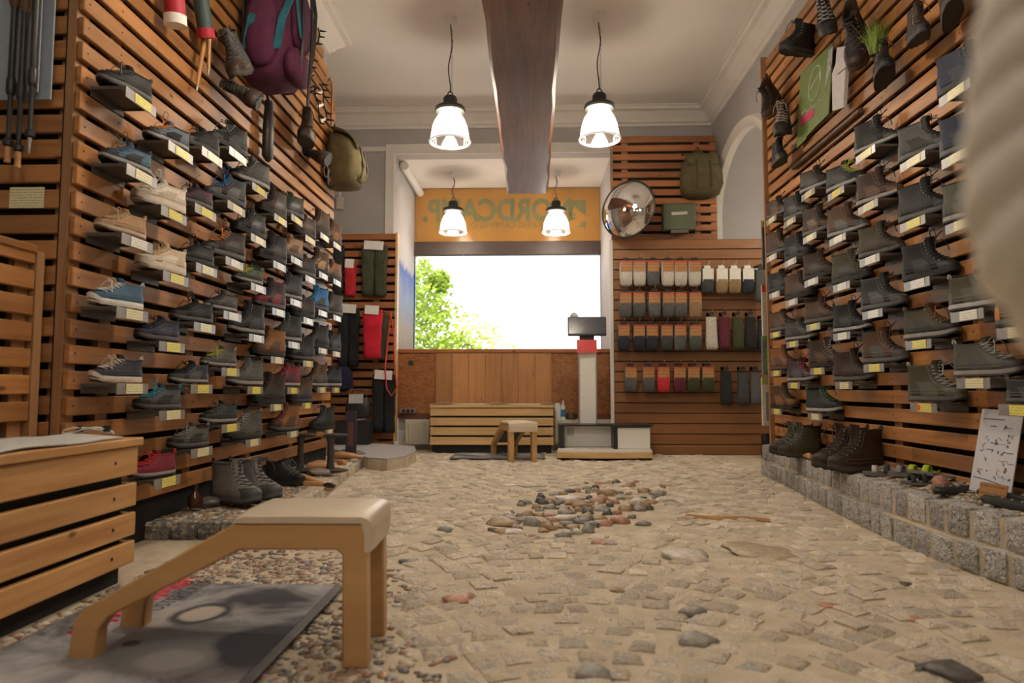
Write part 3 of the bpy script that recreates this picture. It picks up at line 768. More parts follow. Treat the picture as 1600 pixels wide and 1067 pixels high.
ORD = ['', 'first', 'second', 'third', 'fourth', 'fifth', 'sixth', 'seventh', 'eighth', 'ninth', 'tenth', 'eleventh', 'twelfth', 'thirteenth', 'fourteenth', 'fifteenth', 'sixteenth', 'seventeenth', 'eighteenth', 'nineteenth', 'twentieth', 'twenty-first', 'twenty-second', 'twenty-third', 'twenty-fourth', 'twenty-fifth', 'twenty-sixth', 'twenty-seventh']
# px, py of the price plate, kind, look, upper, accent, outsole, midsole, laces, lace style, card
LEFT = [
 (221,160,'low','black and grey low shoe','coal','black','black','grey','grey',0,'cy'), (282.7,239,'low','blue-grey low shoe','slate','black','black','lgrey','orange',1,'cy'),
 (331.6,246,'low','black low shoe','black','coal','black','coal','black',2,'cp'), (372,244.5,'mid','black ankle shoe','black','coal','black','black','grey',0,'cp'),
 (222,276,'low','steel blue low shoe','blue','black','black','lgrey','slate',1,'cp'), (406,298,'mid','charcoal ankle shoe','grey','coal','black','lgrey','black',1,'cy'),
 (272,337,'runner','cream chunky trail shoe','cream','sand','sand','cream','white',1,'cy'), (321.5,332.5,'low','plum low shoe','plum','black','black','grey','black',0,'cy'),
 (369.5,326.5,'mid','dark grey ankle shoe with blue laces','coal','grey','black','coal','royal',1,'cp'), (438.5,344.5,'boot','dark brown boot','dbrown','dbrown','black','black','black',2,'cy'),
 (464,344.5,'mid','grey-green ankle boot','dgreen','coal','black','grey','green',2,'cy'), (215,380.5,'low','tan suede low shoe','tan','tan','brown','sand','beige',0,'cw'),
 (404,376,'mid','black hiking shoe','black','coal','black','black','coal',1,'cp'), (485,376,'mid','dark brown ankle boot','dbrown','brown','black','black','brown',0,'cy'),
 (507.5,371.5,'boot','brown leather boot','brown','dbrown','black','black','black',0,'cp'), (527,385,'boot','chestnut boot','brown','rust','black','black','dbrown',0,'cp'),
 (275,436,'runner','beige chunky trail shoe','beige','cream','sand','cream','beige',0,'cy'), (323,422.5,'low','black mesh low shoe','black','black','black','coal','black',1,'cp'),
 (366.5,412,'mid','dark brown shoe with orange laces','dbrown','coal','black','grey','orange',1,'cw'), (437,416.5,'boot','plain black boot','black','black','black','black','black',0,'cw'),
 (463.5,408.5,'mid','light brown suede boot','tan','brown','black','grey','brown',2,'cw'), (485,437.5,'mid','very dark brown boot','dbrown','black','black','grey','brown',0,'cw'),
 (505.5,431.5,'boot','two-tone brown boot','brown','tan','black','black','dbrown',0,'cw'), (527,442,'mid','rust-brown boot','rust','brown','black','black','dbrown',1,'cw'),
 (404,451,'low','green low shoe with lime laces','green','coal','black','lgrey','lime',0,'cw'), (207.5,491.5,'canvas','blue low shoe with white sole','blue','blue','white','white','white',0,'cp'),
 (363.5,494.5,'low','dark grey low shoe','grey','coal','black','lgrey','coal',0,'cw'), (435.5,488.5,'boot','charcoal boot with wine lining','coal','wine','black','grey','coal',2,'cw'),
 (462.5,473.5,'boot','blue-black boot','dusk','black','black','lgrey','dusk',1,'cw'), (482,502,'mid','brown-black boot','dbrown','coal','black','black','brown',0,'cw'),
 (504.5,490,'boot','blue hiking boot','royal','coal','black','grey','teal',1,'cw'), (527,497.5,'boot','grey-brown boot','grey','dbrown','black','grey','coal',0,'cw'),
 (320,512.5,'low','black low hiking shoe','black','coal','black','grey','black',1,'cp'), (401,529,'boot','black lace boot','black','coal','black','lgrey','coal',2,'cw'),
 (269,542.5,'low','navy leather low shoe','navy','dusk','black','grey','navy',0,'cy'), (459.5,539.5,'boot','dark green-grey boot','dgreen','coal','black','lgrey','grey',0,'cw'),
 (504.5,548.5,'boot','black panelled boot','coal','black','black','black','black',0,'cp'), (526,553.5,'mid','black ankle shoe','black','coal','black','coal','coal',1,'cp'),
 (433.5,563,'boot','brown nubuck boot','rust','brown','black','black','brown',2,'cp'), (481.5,568.5,'boot','black boot with grey laces','black','coal','black','grey','grey',0,'cy'),
 (360.5,581.5,'low','olive-grey low shoe with lime laces','greyg','grey','black','lgrey','lime',1,'cy'), (207.5,607.5,'canvas','navy canvas shoe with cream sole','dusk','dusk','cream','cream','cream',0,'cp'),
 (315.5,608,'low','navy low shoe with grey toe','navy','grey','black','lgrey','black',0,'cy'), (399,610,'mid','grey hiking shoe','greyg','grey','black','lgrey','grey',0,'cy'),
 (458,610.5,'mid','burgundy ankle boot','wine','plum','black','lgrey','wine',2,'cy'), (503,609.5,'boot','taupe boot','brown','grey','black','lgrey','dbrown',0,'cp'),
 (525,609.5,'mid','navy ankle boot','navy','black','black','lgrey','coal',0,'cy'), (269,648.5,'low','dark grey shoe with turquoise laces','grey','coal','black','grey','teal',1,'cp'),
 (432.5,636.5,'boot','shiny dark brown boot','dbrown','coal','black','black','coal',0,'cp'), (479.5,634,'boot','brown mountain boot','brown','coal','black','dusk','dbrown',0,'cy'),
 (360.5,668.5,'low','teal-grey low shoe','dgreen','coal','black','lgrey','grey',0,'cy'), (457.5,678.5,'boot','red-brown boot with red laces','rust','brown','black','grey','wine',1,'cp'),
 (396,691.5,'mid','mottled grey hiking shoe','grey','greyg','black','coal','lgrey',0,'cp'), (515,675,'boot','dark green boot','dgreen','black','black','black','grey',2,'cp'),
 (315.5,706.5,'low','charcoal trail shoe','greyg','coal','black','grey','lgrey',0,'cp'), (261.5,753,'low','burgundy red low shoe','wine','wine','black','lgrey','red',0,'cy')]
RIGHT = [
 (1491,145.5,'boot','navy suede boot','navy','dusk','black','coal','black',2,'cp'), (1352,241.5,'boot','black boot with grey welt','black','coal','black','lgrey','black',1,'cy'),
 (1425.5,253,'boot','dark grey boot','grey','coal','black','grey','black',2,'cp'), (1495,245.5,'boot','navy boot','navy','dusk','black','grey','navy',0,'cp'),
 (1262.5,304,'mid','black-brown boot','dbrown','black','black','lgrey','black',1,'cp'), (1306,302.5,'mid','black boot with yellow laces','coal','black','black','lgrey','lime',2,'cy'),
 (1356,323.5,'boot','brown-black boot','dbrown','brown','black','lgrey','black',1,'cp'), (1205,344.5,'mid','dark brown boot','dbrown','brown','black','grey','black',1,'cp'),
 (1234,347,'boot','black felt boot','black','coal','black','grey','black',0,'cp'), (1425.5,350,'boot','black padded boot','coal','black','black','grey','black',1,'cy'),
 (1501.5,351,'boot','grey-black boot','greyg','coal','black','lgrey','grey',0,'cp'), (1265,372,'boot','brown waxed boot','dbrown','brown','black','grey','black',1,'cp'),
 (1308.5,374.5,'boot','brown-grey boot','brown','grey','black','lgrey','dbrown',0,'cw'), (1205.5,403,'boot','brown leather boot','brown','dbrown','black','grey','black',0,'cw'),
 (1235,410,'boot','black smooth boot','black','coal','black','black','coal',2,'cw'), (1358.5,407,'boot','olive-brown boot','olive','dbrown','black','grey','black',0,'cw'),
 (1267.5,441,'boot','glossy dark brown boot','dbrown','dbrown','black','black','brown',2,'cw'), (1314.5,448,'boot','olive boot with bright laces','olive','coal','black','coal','greyg',1,'cw'),
 (1432,444,'boot','tall black boot','black','coal','black','black','black',1,'cw'), (1210,461,'mid','black boot','black','coal','black','coal','coal',0,'cw'),
 (1237,472.5,'boot','brown oiled boot','brown','dbrown','black','black','black',0,'cw'), (1363,491,'boot','black and grey boot','coal','grey','black','grey','black',2,'cw'),
 (1510.5,493,'mid','olive hiking boot with pale seams','olive','greyg','black','silver','sand',1,'cw'), (1270.5,511,'mid','brown low boot','brown','dbrown','black','grey','dbrown',1,'cy'),
 (1211.5,523,'mid','brown ankle boot','brown','brown','black','grey','dbrown',0,'cy'), (1588,519,'mid','brown-orange boot','brown','orange','black','grey','orange',0,'cp'),
 (1315,525.5,'boot','black boot with silver heel','black','coal','black','silver','black',1,'cw'), (1238,538,'mid','dark grey boot','grey','coal','black','lgrey','coal',0,'cy'),
 (1434.5,538.5,'mid','olive-brown boot with rust laces','olive','coal','black','lgrey','rust',0,'cy'), (1365,575,'boot','taupe boot','brown','grey','black','grey','coal',1,'cy'),
 (1277,580,'boot','dark brown laced boot','dbrown','brown','black','black','lgrey',0,'cy'), (1212,583.5,'boot','tan-brown boot','rust','brown','black','brown','dbrown',0,'cy'),
 (1520,599,'mid','charcoal boot with silver tabs','greyg','grey','coal','lgrey','silver',0,'cp'), (1240,602.5,'mid','purple-grey boot with red laces','plum','grey','black','lgrey','wine',1,'cy'),
 (1318,602.5,'boot','espresso brown boot','dbrown','dbrown','black','grey','black',1,'cp'), (1442.5,637,'boot','olive-grey boot with silver hooks','olive','greyg','black','grey','silver',0,'cy'),
 (1591,641.5,'low','dark grey low shoe','coal','grey','black','grey','grey',0,'cy'), (1213,643,'boot','brown laced boot','brown','rust','black','black','dbrown',0,'cy'), (1273,651,'mid','green-grey boot','dgreen','coal','black','silver','green',2,'cp')]
used = set()
KS = {'low': (0.77, 0.80, 0.80), 'canvas': (0.73, 0.78, 0.78), 'runner': (0.87, 0.87, 0.86), 'mid': (0.93, 0.93, 0.92), 'boot': (0.94, 0.94, 0.84)}
def rack_shoes(items, side):
    x = XL if side == 'left' else XR
    s = 1 if side == 'left' else -1
    rows = []
    for it in items:
        p = ax(it[0], it[1], x + s * BD)
        rows.append((p.y, p.z + BH / 2, it))
    for r in rows:
        y, z, it = r
        nearer = sorted([q[0] for q in rows if abs(q[1] - z) < 0.06])
        look = it[3]
        zone = 'high up' if z > 1.55 else ('upper middle' if z > 1.15 else ('lower middle' if z > 0.72 else ('low down' if z > 0.4 else 'lowest')))
        k = nearer.index(y) + 1
        label = '%s, %s slat wall, %s from near end, %s' % (look, side, ORD[k], zone)
        if label in used: label = '%s, %s slat wall, higher %s from near end, %s' % (look, side, ORD[k], zone)
        used.add(label)
        c = sum(map(ord, look))
        kind = it[2]
        a = R(20 + (c % 7) - 3)
        ctr = Vector((x + s * 0.078, y - (0.012 if kind in ('mid', 'boot') else 0.022), z + 0.002))
        # toe points towards the wall and the viewer, heel out
        ang = math.atan2(-math.cos(a), -s * math.sin(a))
        sc_ = (0.97 + 0.012 * (c % 6)) * (0.98 if kind == 'boot' else 1.0)
        shoe('hiking_boot' if kind in ('boot', 'mid') else 'low_shoe', label, 'boot' if kind in ('boot', 'mid') else 'shoe', kind, ctr, (0, 0, ang), it[4], it[5], it[6], it[7], it[8], it[9], [sc_ * q for q in KS[kind]], 'shoes on the %s slat wall' % side)
        cn = {'cy': 'yellow', 'cp': 'pale', 'cw': 'white'}[it[10]]
        bracket('%s price card bracket under %s, %s wall, %s from near end, %s' % (cn, ' '.join(look.split()[:3]), side, ORD[k], zone.split()[0]), side, y, z, it[10], dot='silver hooks' in look)
rack_shoes(LEFT, 'left')
rack_shoes(RIGHT, 'right')
# ================================================================= FLOOR STONES
def stone_mesh(seed, name='stone', sub=1, flat=1.0, rough=0.18):
    import bmesh
    b = bmesh.new(); bmesh.ops.create_icosphere(b, subdivisions=sub, radius=1.0)
    for v in b.verts:
        n = noise.noise(v.co * 1.3 + Vector((seed * 3.7, 0, 0)))
        v.co = v.co * (1 + rough * n * 1.6)
        v.co.z *= flat
    me = bpy.data.meshes.new(name); b.to_mesh(me); b.free()
    me.polygons.foreach_set('use_smooth', [True] * len(me.polygons))
    return me
PEB = [stone_mesh(s, 'pebble', 1, 0.6) for s in range(6)]
STN = [stone_mesh(s + 20, 'stone', 2, 0.75, 0.42) for s in range(8)]
def join_stones(name, items, meshes, mat, parent):
    vs, fs = [], []
    tabs = [([v.co.copy() for v in m.vertices], [tuple(p.vertices) for p in m.polygons]) for m in meshes]
    for (mi, loc, rot, sc) in items:
        mv, mf = tabs[mi]
        mt = Matrix.Translation(loc) @ Matrix.Rotation(rot, 4, 'Z') @ Matrix.Diagonal((*sc, 1))
        o_ = len(vs)
        vs += [tuple(mt @ v) for v in mv]; fs += [tuple(i + o_ for i in f) for f in mf]
    me = bpy.data.meshes.new(name); me.from_pydata(vs, [], fs)
    me.polygons.foreach_set('use_smooth', [len(f) == 3 for f in fs])
    return tag(place(name, me, mat, parent), kind='stuff')
def scatter(name, items, meshes, mat, parent, most, fmat=None):
    """nearest ones single, the rest joined"""
    items = sorted(items, key=lambda q: (q[1][0] ** 2 + q[1][1] ** 2) / (q[3][0] ** 2))
    for mi, loc, rot, sc in items[:most]:
        place(name, meshes[mi], mat, parent, loc, (0, 0, rot), sc)
    if len(items) > most: join_stones(name + '_field', items[most:], meshes, fmat or mat, parent)
def sett_mesh(seed):
    rnd = random.Random(seed)
    n = 4; h = 0.02
    base = [Vector((sx * (0.5 + rnd.uniform(-.1, .06)), sy * (0.5 + rnd.uniform(-.1, .06)), 0)) for sx, sy in ((-1, -1), (1, -1), (1, 1), (-1, 1))]
    outl = []
    for i in range(4):
        a, b_ = base[i], base[(i + 1) % 4]
        outl.append(a); outl.append((a + b_) / 2 + Vector((rnd.uniform(-.06, .06), rnd.uniform(-.06, .06), 0)))
    r0 = [p + Vector((0, 0, -0.02)) for p in outl]; r1 = [Vector((p.x, p.y, rnd.uniform(-.001, .003))) for p in outl]
    r2 = [Vector((p.x * 0.8, p.y * 0.8, 0.006 + rnd.uniform(-.003, .004))) for p in outl]
    r3 = [Vector((p.x * 0.4, p.y * 0.4, 0.008 + rnd.uniform(-.004, .004))) for p in outl]
    mb = MB().loft([r0, r1, r2, r3], cap0=False)
    return mb.mesh('cobble', 28)
SETT = [sett_mesh(s) for s in range(9)]
def curb_x(y):      # foot line of the right kerb
    pts = [(1.2, 1.66), (2.2, 1.545), (2.55, 1.50), (3.0, 1.50), (3.6, 1.55), (4.5, 1.65), (5.25, 1.70), (9, 1.7)]
    for (a, xa), (b_, xb) in zip(pts, pts[1:]):
        if a <= y <= b_: return xa + (xb - xa) * (y - a) / (b_ - a)
    return 1.7
def edge_l(y):      # foot line of the left platform
    pts = [(2.9, -1.12), (3.4, -1.16), (4.25, -1.25), (5.0, -1.33), (5.9, -1.42), (9, -1.42)]
    if y < 2.9: return -1.3
    for (a, xa), (b_, xb) in zip(pts, pts[1:]):
        if a <= y <= b_: return xa + (xb - xa) * (y - a) / (b_ - a)
pile_c = fl(905, 800); 
def in_pebbles(x, y):
    if y > 2.75: return False
    lim = -0.16 - 0.32 * (y - 1.5) + 0.05 * math.sin(y * 9) 
    return x < lim
rnd = random.Random(3)
setts = []
WA, RA, PS = 1.15, 0.74, 0.088
for row in range(-12, 90):
    for ci in range(-3, 4):
        cx_ = ci * WA + 0.1
        na_ = int(2 * math.asin(WA / 2 / RA) * RA / PS)
        for k in range(na_):
            th = -math.asin(WA / 2 / RA) + (k + 0.5) * PS / RA + (0.05 if row % 2 else 0)
            x = cx_ + RA * math.sin(th); y = 0.5 + row * PS + RA * math.cos(th)
            if not (1.15 < y < 6.7): continue
            if x > curb_x(y) - 0.03 or x < edge_l(y) + 0.05 or in_pebbles(x + 0.05, y): continue
            d = Vector(((x - pile_c.x) / 0.42, (y - pile_c.y) / 0.62))
            if d.length < 0.95: continue
            if rnd.random() < 0.06: continue
            s = rnd.uniform(0.058, 0.088)
            setts.append((rnd.randrange(9), (x + rnd.uniform(-.006, .006), y + rnd.uniform(-.006, .006), rnd.choice((-0.007, -0.004, -0.002, 0.0, 0.001, 0.002)) + rnd.uniform(-0.002, 0.002)), -th + rnd.uniform(-.18, .18), (s, s * rnd.uniform(0.85, 1.1), 1.0)))
scatter('cobble', setts, SETT, M['sett'], floor, 300, M['settf'])
for o in floor.children:
    if o.name.startswith('cobble') and not o.name.startswith('cobble_field'):
        o.rotation_euler.x = rnd.uniform(-.05, .05); o.rotation_euler.y = rnd.uniform(-.05, .05)
pebs = []
for k in range(5200):
    y = rnd.uniform(1.1, 2.72); x = rnd.uniform(-1.34, 0.05)
    if not in_pebbles(x, y): continue
    if -1.25 < x < -0.65 and 1.2 < y < 2.12: continue
    lim = -0.16 - 0.32 * (y - 1.5)
    if rnd.random() < 0.75 * max(0, 1 - (lim - x) / 0.3) : continue
    if y > 2.45 and rnd.random() < (y - 2.45) * 3: continue
    r = rnd.uniform(0.007, 0.0165)
    pebs.append((rnd.randrange(6), (x, y, r * 0.06), rnd.uniform(0, 6.3), (r * rnd.uniform(1, 1.5), r, r * 0.8)))
scatter('pebble', pebs, PEB, M['pebble'], floor, 300)
# pile of river stones in the middle
def stone(px, py, w, h, c, sq=0.75, z=0.0):
    p = fl(px, py); s = (p - Vector((0, 0, CH))).length / F
    rx_ = w * s / 2; rz_ = max(0.010, h * s * 0.66)
    place('stone', STN[(int(px) * 7 + int(py)) % 8], plain(c, 0.4, var=0.3, scale=3.5, bmp=0.3, name='river_stone'), floor, (p.x, p.y + rx_ * 0.3, z + rz_ * 0.05), (rnd.uniform(-.1, .1), rnd.uniform(-.1, .1), rnd.uniform(-.4, .4)), (rx_, rx_ * sq, rz_ * 1.15))
TANS, GRY, DRK, PNK, WHT = (0.36, 0.24, 0.14), (0.28, 0.26, 0.23), (0.11, 0.105, 0.10), (0.42, 0.22, 0.15), (0.62, 0.57, 0.50)
S_ = lambda x, y: (740 + x / 4.706, 740 + y / 4.706)
for x, y, w, h, c in [(210,385,235,70,TANS),(430,385,130,90,GRY),(295,440,170,45,WHT),(655,475,140,80,GRY),(840,435,100,95,GRY),(800,365,170,65,DRK),(880,395,95,60,DRK),(955,385,115,60,PNK),(1080,365,150,70,PNK),(1245,380,120,45,GRY),(545,415,120,80,TANS),(725,405,110,50,TANS),(640,340,230,50,WHT),(385,325,100,85,TANS),(700,190,240,45,WHT),(985,160,150,70,TANS),(1360,160,130,60,GRY),(1250,140,100,60,TANS),(645,230,120,50,DRK),(660,268,100,40,DRK),(680,295,130,45,GRY),(800,255,150,70,TANS),(840,300,80,60,DRK),(910,215,130,65,TANS),(945,275,130,60,GRY),(1045,220,70,45,PNK),(1110,190,110,45,GRY),(1190,245,110,40,DRK),(1050,300,80,50,PNK),(1115,275,110,60,TANS),(930,335,110,45,TANS),(800,325,90,45,GRY),(560,260,100,50,GRY),(550,210,90,45,TANS),(600,160,100,40,GRY),(710,140,90,40,DRK),(835,125,80,60,GRY),(900,140,60,50,TANS),(1075,150,60,40,GRY),(1150,155,70,40,TANS),(1280,215,60,40,TANS),(1325,210,50,35,PNK),(280,345,130,40,GRY),(640,400,70,30,TANS),(480,310,80,40,TANS),(540,320,70,40,PNK),(820,75,60,30,TANS),(1160,330,70,50,GRY),(1000,245,60,50,DRK),(470,480,70,30,TANS),(930,510,160,30,PNK),(740,340,60,30,TANS),(1440,215,110,40,GRY),(1345,185,80,30,DRK),(640,265,60,40,DRK),(770,200,70,35,TANS)]:
    px, py = S_(x, y); stone(px, py, w / 4.706, h / 4.706, c)
rg = random.Random(21)
for k in range(95):
    a, q = rg.uniform(0, 6.28), rg.uniform(0, 1) ** 0.6
    px, py = 905 + 135 * q * math.cos(a) + 40 * q * math.sin(a) * -1, 798 + 42 * q * math.sin(a) * 1.0 - 12 * q * math.cos(a)
    stone(px, py, rg.uniform(9, 22), rg.uniform(6, 13), rg.choice((TANS, GRY, DRK, PNK, TANS, WHT, GRY)))
for px, py, w, h, c in [(1070,874,76,22,WHT),(1195,868,110,14,(0.46, 0.37, 0.26)),(636,880,32,9,DRK),(695,831,26,13,GRY),(712,940,48,16,PNK),(1082,962,44,19,GRY),(1090,1008,54,19,GRY),(930,1060,56,22,GRY),(1300,949,34,8,PNK),(1437,972,26,9,PNK),(1490,1058,70,22,DRK),(1068,813,22,8,TANS),(940,850,32,8,PNK),(966,925,24,9,TANS),(1420,915,20,5,DRK)]:
    stone(px, py, w, h, c)
p = fl(1138, 812); o = MB().loft([[Vector((x * 1.0, y_ * (1 - abs(x) * 3.5) + 0.02 * math.sin(x * 20), z)) for y_, z in ((-0.02, 0), (0.02, 0), (0.015, 0.012), (-0.015, 0.014))] for x in (-0.2, -0.12, -0.04, 0.05, 0.12, 0.19)]).build('wood_splinter', M['last'], smooth=40)
o.location = (p.x, p.y, 0.004); o.rotation_euler = (0, 0, R(-14)); tag(o, 'long splinter of pale wood lying on the cobbles', 'wood')

# ================================================================= RIGHT KERB PLATFORM
plat = struct(bpy.data.objects.new('platform_right', None), 'raised kerb platform of granite blocks under the right slat wall', 'platform'); C.objects.link(plat)
ys = [1.2 + 0.2 * k for k in range(21)]
def ptop(x, y):
    a_ = curb_x(y) + 0.1
    return 0.207 + 0.045 * min(1, max(0, (x - a_) / (XR - a_)))
def pl(px, py, lift=0.0):
    z = 0.22
    for _ in range(8):
        p = fl(px, py, z); z = ptop(min(p.x, XR), p.y) + lift
    return Vector((min(p.x, XR - 0.06), p.y, z))
rings = [[Vector((x, y, z)) for x, z in ((curb_x(y) + 0.037, 0), (curb_x(y) + 0.037, 0.203), (curb_x(y) + 0.1, 0.207), (XR + 0.03, 0.252), (XR + 0.03, 0))] for y in ys]
MB().loft(rings).build('mortar_bed', M['sand'], plat)
MB().prism([Vector((curb_x(y) + 0.006, y, 0)) for y in ys] + [Vector((XR, 5.2, 0)), Vector((XR, 1.2, 0))], (0, 0, 0.1)).build('mortar_bed', M['sand'], plat)
def block_mesh(seed):
    r = random.Random(seed); import bmesh
    b = bmesh.new(); bmesh.ops.create_cube(b, size=1.0)
    bmesh.ops.subdivide_edges(b, edges=b.edges[:], cuts=3, use_grid_fill=True)
    for v in b.verts:
        c_ = v.co.copy()
        for q in range(3):
            if abs(abs(c_[q]) - 0.25) < 0.01: c_[q] = math.copysign(0.40, c_[q])
        ln = (abs(c_.x) ** 12 + abs(c_.y) ** 12 + abs(c_.z) ** 12) ** (1 / 12.0)
        v.co = c_ * (0.5 / ln) * (1 + 0.10 * noise.noise(c_ * 2.6 + Vector((seed * 5.1, 0, 0))))
    me = bpy.data.meshes.new('granite_block'); b.to_mesh(me); b.free()
    me.polygons.foreach_set('use_smooth', [True] * len(me.polygons)); me.set_sharp_from_angle(angle=R(38))
    return me
BLK = [block_mesh(s) for s in range(7)]
rnd = random.Random(9)
for course, (zc_, dx, hh) in enumerate(((0.052, 0.05, 0.10), (0.162, 0.085, 0.105))):
    y = 1.3 + 0.04 * course
    while y < 5.15:
        w = rnd.uniform(0.085, 0.125)
        x = curb_x(y + w / 2) + dx
        sl = (curb_x(y + w) - curb_x(y)) / w
        place('granite_block', BLK[rnd.randrange(7)], M['block'], plat, (x, y + w / 2, zc_ + rnd.uniform(-.004, .004)), (0, rnd.uniform(-.05, .05), -math.atan(sl)), (0.11, w * 0.96, hh))
        y += w + 0.018
for k, x in enumerate((1.76,)):
    for zc_ in (0.052, 0.162): place('granite_block', BLK[k + 1], M['block'], plat, (x + 0.02, 5.17, zc_), (0, 0, 0), (0.13, 0.09, 0.105))
it = []
for k in range(1500):
    y = rnd.uniform(1.8, 5.15); x = rnd.uniform(curb_x(y) + 0.12, XR - 0.02); r = rnd.uniform(0.006, 0.016)
    it.append((rnd.randrange(6), (x, y, ptop(x, y) + r * 0.1), rnd.uniform(0, 6), (r * 1.3, r, r * 0.75)))
scatter('pebble', it, PEB, M['pebble'], plat, 150)
# ================================================================= LEFT PEBBLE PLATFORM
platl = struct(bpy.data.objects.new('platform_left', None), 'low pebble platform with dark kerb stones under the left slat wall', 'platform'); C.objects.link(platl)
ys = [2.93 + 0.2 * k for k in range(15)]
MB().prism([Vector((edge_l(y) - 0.03, y, 0)) for y in ys] + [Vector((-2.4, 5.73, 0)), Vector((-2.4, 5.45, 0)), Vector((XL - 0.06, 5.45, 0)), Vector((XL - 0.06, 2.93, 0))], (0, 0, 0.07)).build('mortar_bed', M['sand'], platl)
x = -1.64
while x < -1.1:
    w = rnd.uniform(0.085, 0.11)
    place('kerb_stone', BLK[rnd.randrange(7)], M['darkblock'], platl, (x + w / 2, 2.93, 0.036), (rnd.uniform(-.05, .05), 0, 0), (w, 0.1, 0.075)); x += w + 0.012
y = 3.0
while y < 5.6:
    w = rnd.uniform(0.09, 0.14)
    place('kerb_stone', BLK[rnd.randrange(7)], M['sett'], platl, (edge_l(y) - 0.04, y + w / 2, 0.03), (0, 0, 0.1), (0.09, w, 0.075)); y += w + 0.015
it = []
for k in range(2600):
    y = rnd.uniform(2.95, 5.6); x = rnd.uniform(XL - 0.02, edge_l(y) - 0.08); r = rnd.uniform(0.007, 0.018)
    it.append((rnd.randrange(6), (x, y, 0.07 + r * 0.15), rnd.uniform(0, 6), (r * 1.3, r, r * 0.8)))
scatter('pebble', it, PEB, M['pebble'], platl, 250)
for px, py, w, h, c in [(255,790,40,20,DRK),(278,782,30,16,GRY),(365,752,32,28,GRY),(458,738,40,16,GRY),(500,742,40,16,GRY),(465,728,36,14,TANS),(512,732,28,14,PNK),(515,764,18,16,PNK),(490,712,50,14,DRK),(540,716,26,14,TANS)]:
    p = fl(px, py, 0.08); s = p.y / F; rr = w * s / 2
    if p.x < XL + 0.03: p.x = XL + 0.05 + rr * 0.3
    place('stone', STN[int(px) % 8], plain(c, 0.45, var=0.3, scale=3.5, bmp=0.3, name='river_stone'), platl, (p.x, p.y, 0.08 + h * s * 0.25), (0, 0, px), (rr, rr * 0.8, h * s * 0.6))
# ================================================================= FITTING STOOLS
def frame_poly():
    """outline of one side frame in x-z, legs at x=0, foot at x=-0.68"""
    return [(0.022, 0.0), (-0.036, 0.0), (-0.040, 0.255), (-0.052, 0.266), (-0.275, 0.266), (-0.575, 0.115), (-0.598, 0.085), (-0.604, 0.0), (-0.668, 0.0), (-0.655, 0.105), (-0.632, 0.132), (-0.30, 0.322), (-0.285, 0.327), (0.004, 0.327), (0.016, 0.318)]
def stool(label, loc, rot):
    t = thing('fitting_stool', label, 'stool', loc, rot, 'beech shoe fitting stools')
    fr = MB().prism([(x, 0, z) for x, z in frame_poly()], (0, 0.045, 0)).mesh('side_frame', 20)
    place('side_frame', fr, M['beech'], t, (0, -0.125, 0), bevel=0.005, seg=2)
    place('side_frame', fr, M['beech'], t, (0, 0.08, 0), bevel=0.005, seg=2)
    # cushion: rounded pad, wrapping over the leg end
    rings = []
    n = 26
    for k in range(13):
        y = -0.128 + 0.256 * k / 12
        e = abs(k - 6) / 6.0
        zt = 0.352 - 0.010 * e ** 4
        pr = [(0.028, 0.262), (0.032, 0.30), (0.031, 0.335 - 0.006 * e ** 4), (0.022, zt - 0.004), (0.008, zt), (-0.14, zt + 0.001), (-0.272, zt), (-0.288, zt - 0.006), (-0.294, 0.336), (-0.29, 0.328), (0.0, 0.3275), (0.016, 0.3), (0.0165, 0.262)]
        ins = 0.004 * e ** 6
        rings.append([Vector((x - (ins if x > 0 else -ins), y, z)) for x, z in pr])
    MB().loft(rings).build('cushion', M['cream'], t, smooth=50)
    MB().prism([(-0.29, -0.08, 0.285), (-0.59, -0.08, 0.125), (-0.595, -0.08, 0.138), (-0.295, -0.08, 0.30)], (0, 0.16, 0)).build('foot_ramp', M['lead'], t)
    MB().bx(-0.03, 0.01, -0.08, 0.08, 0.27, 0.315).build('cross_rail', M['beech'], t, bevel=0.003)
    return t
p = fl(558, 1047)
stool('large beech fitting stool with cream seat in the foreground', (p.x - 0.004, p.y + 0.13, 0), (0, 0, R(1.5)))
p = (fl(796, 723) + fl(837, 723)) / 2
stool('small distant beech fitting stool before the back bench', (p.x, p.y + 0.03, 0), (0, 0, R(-73)))
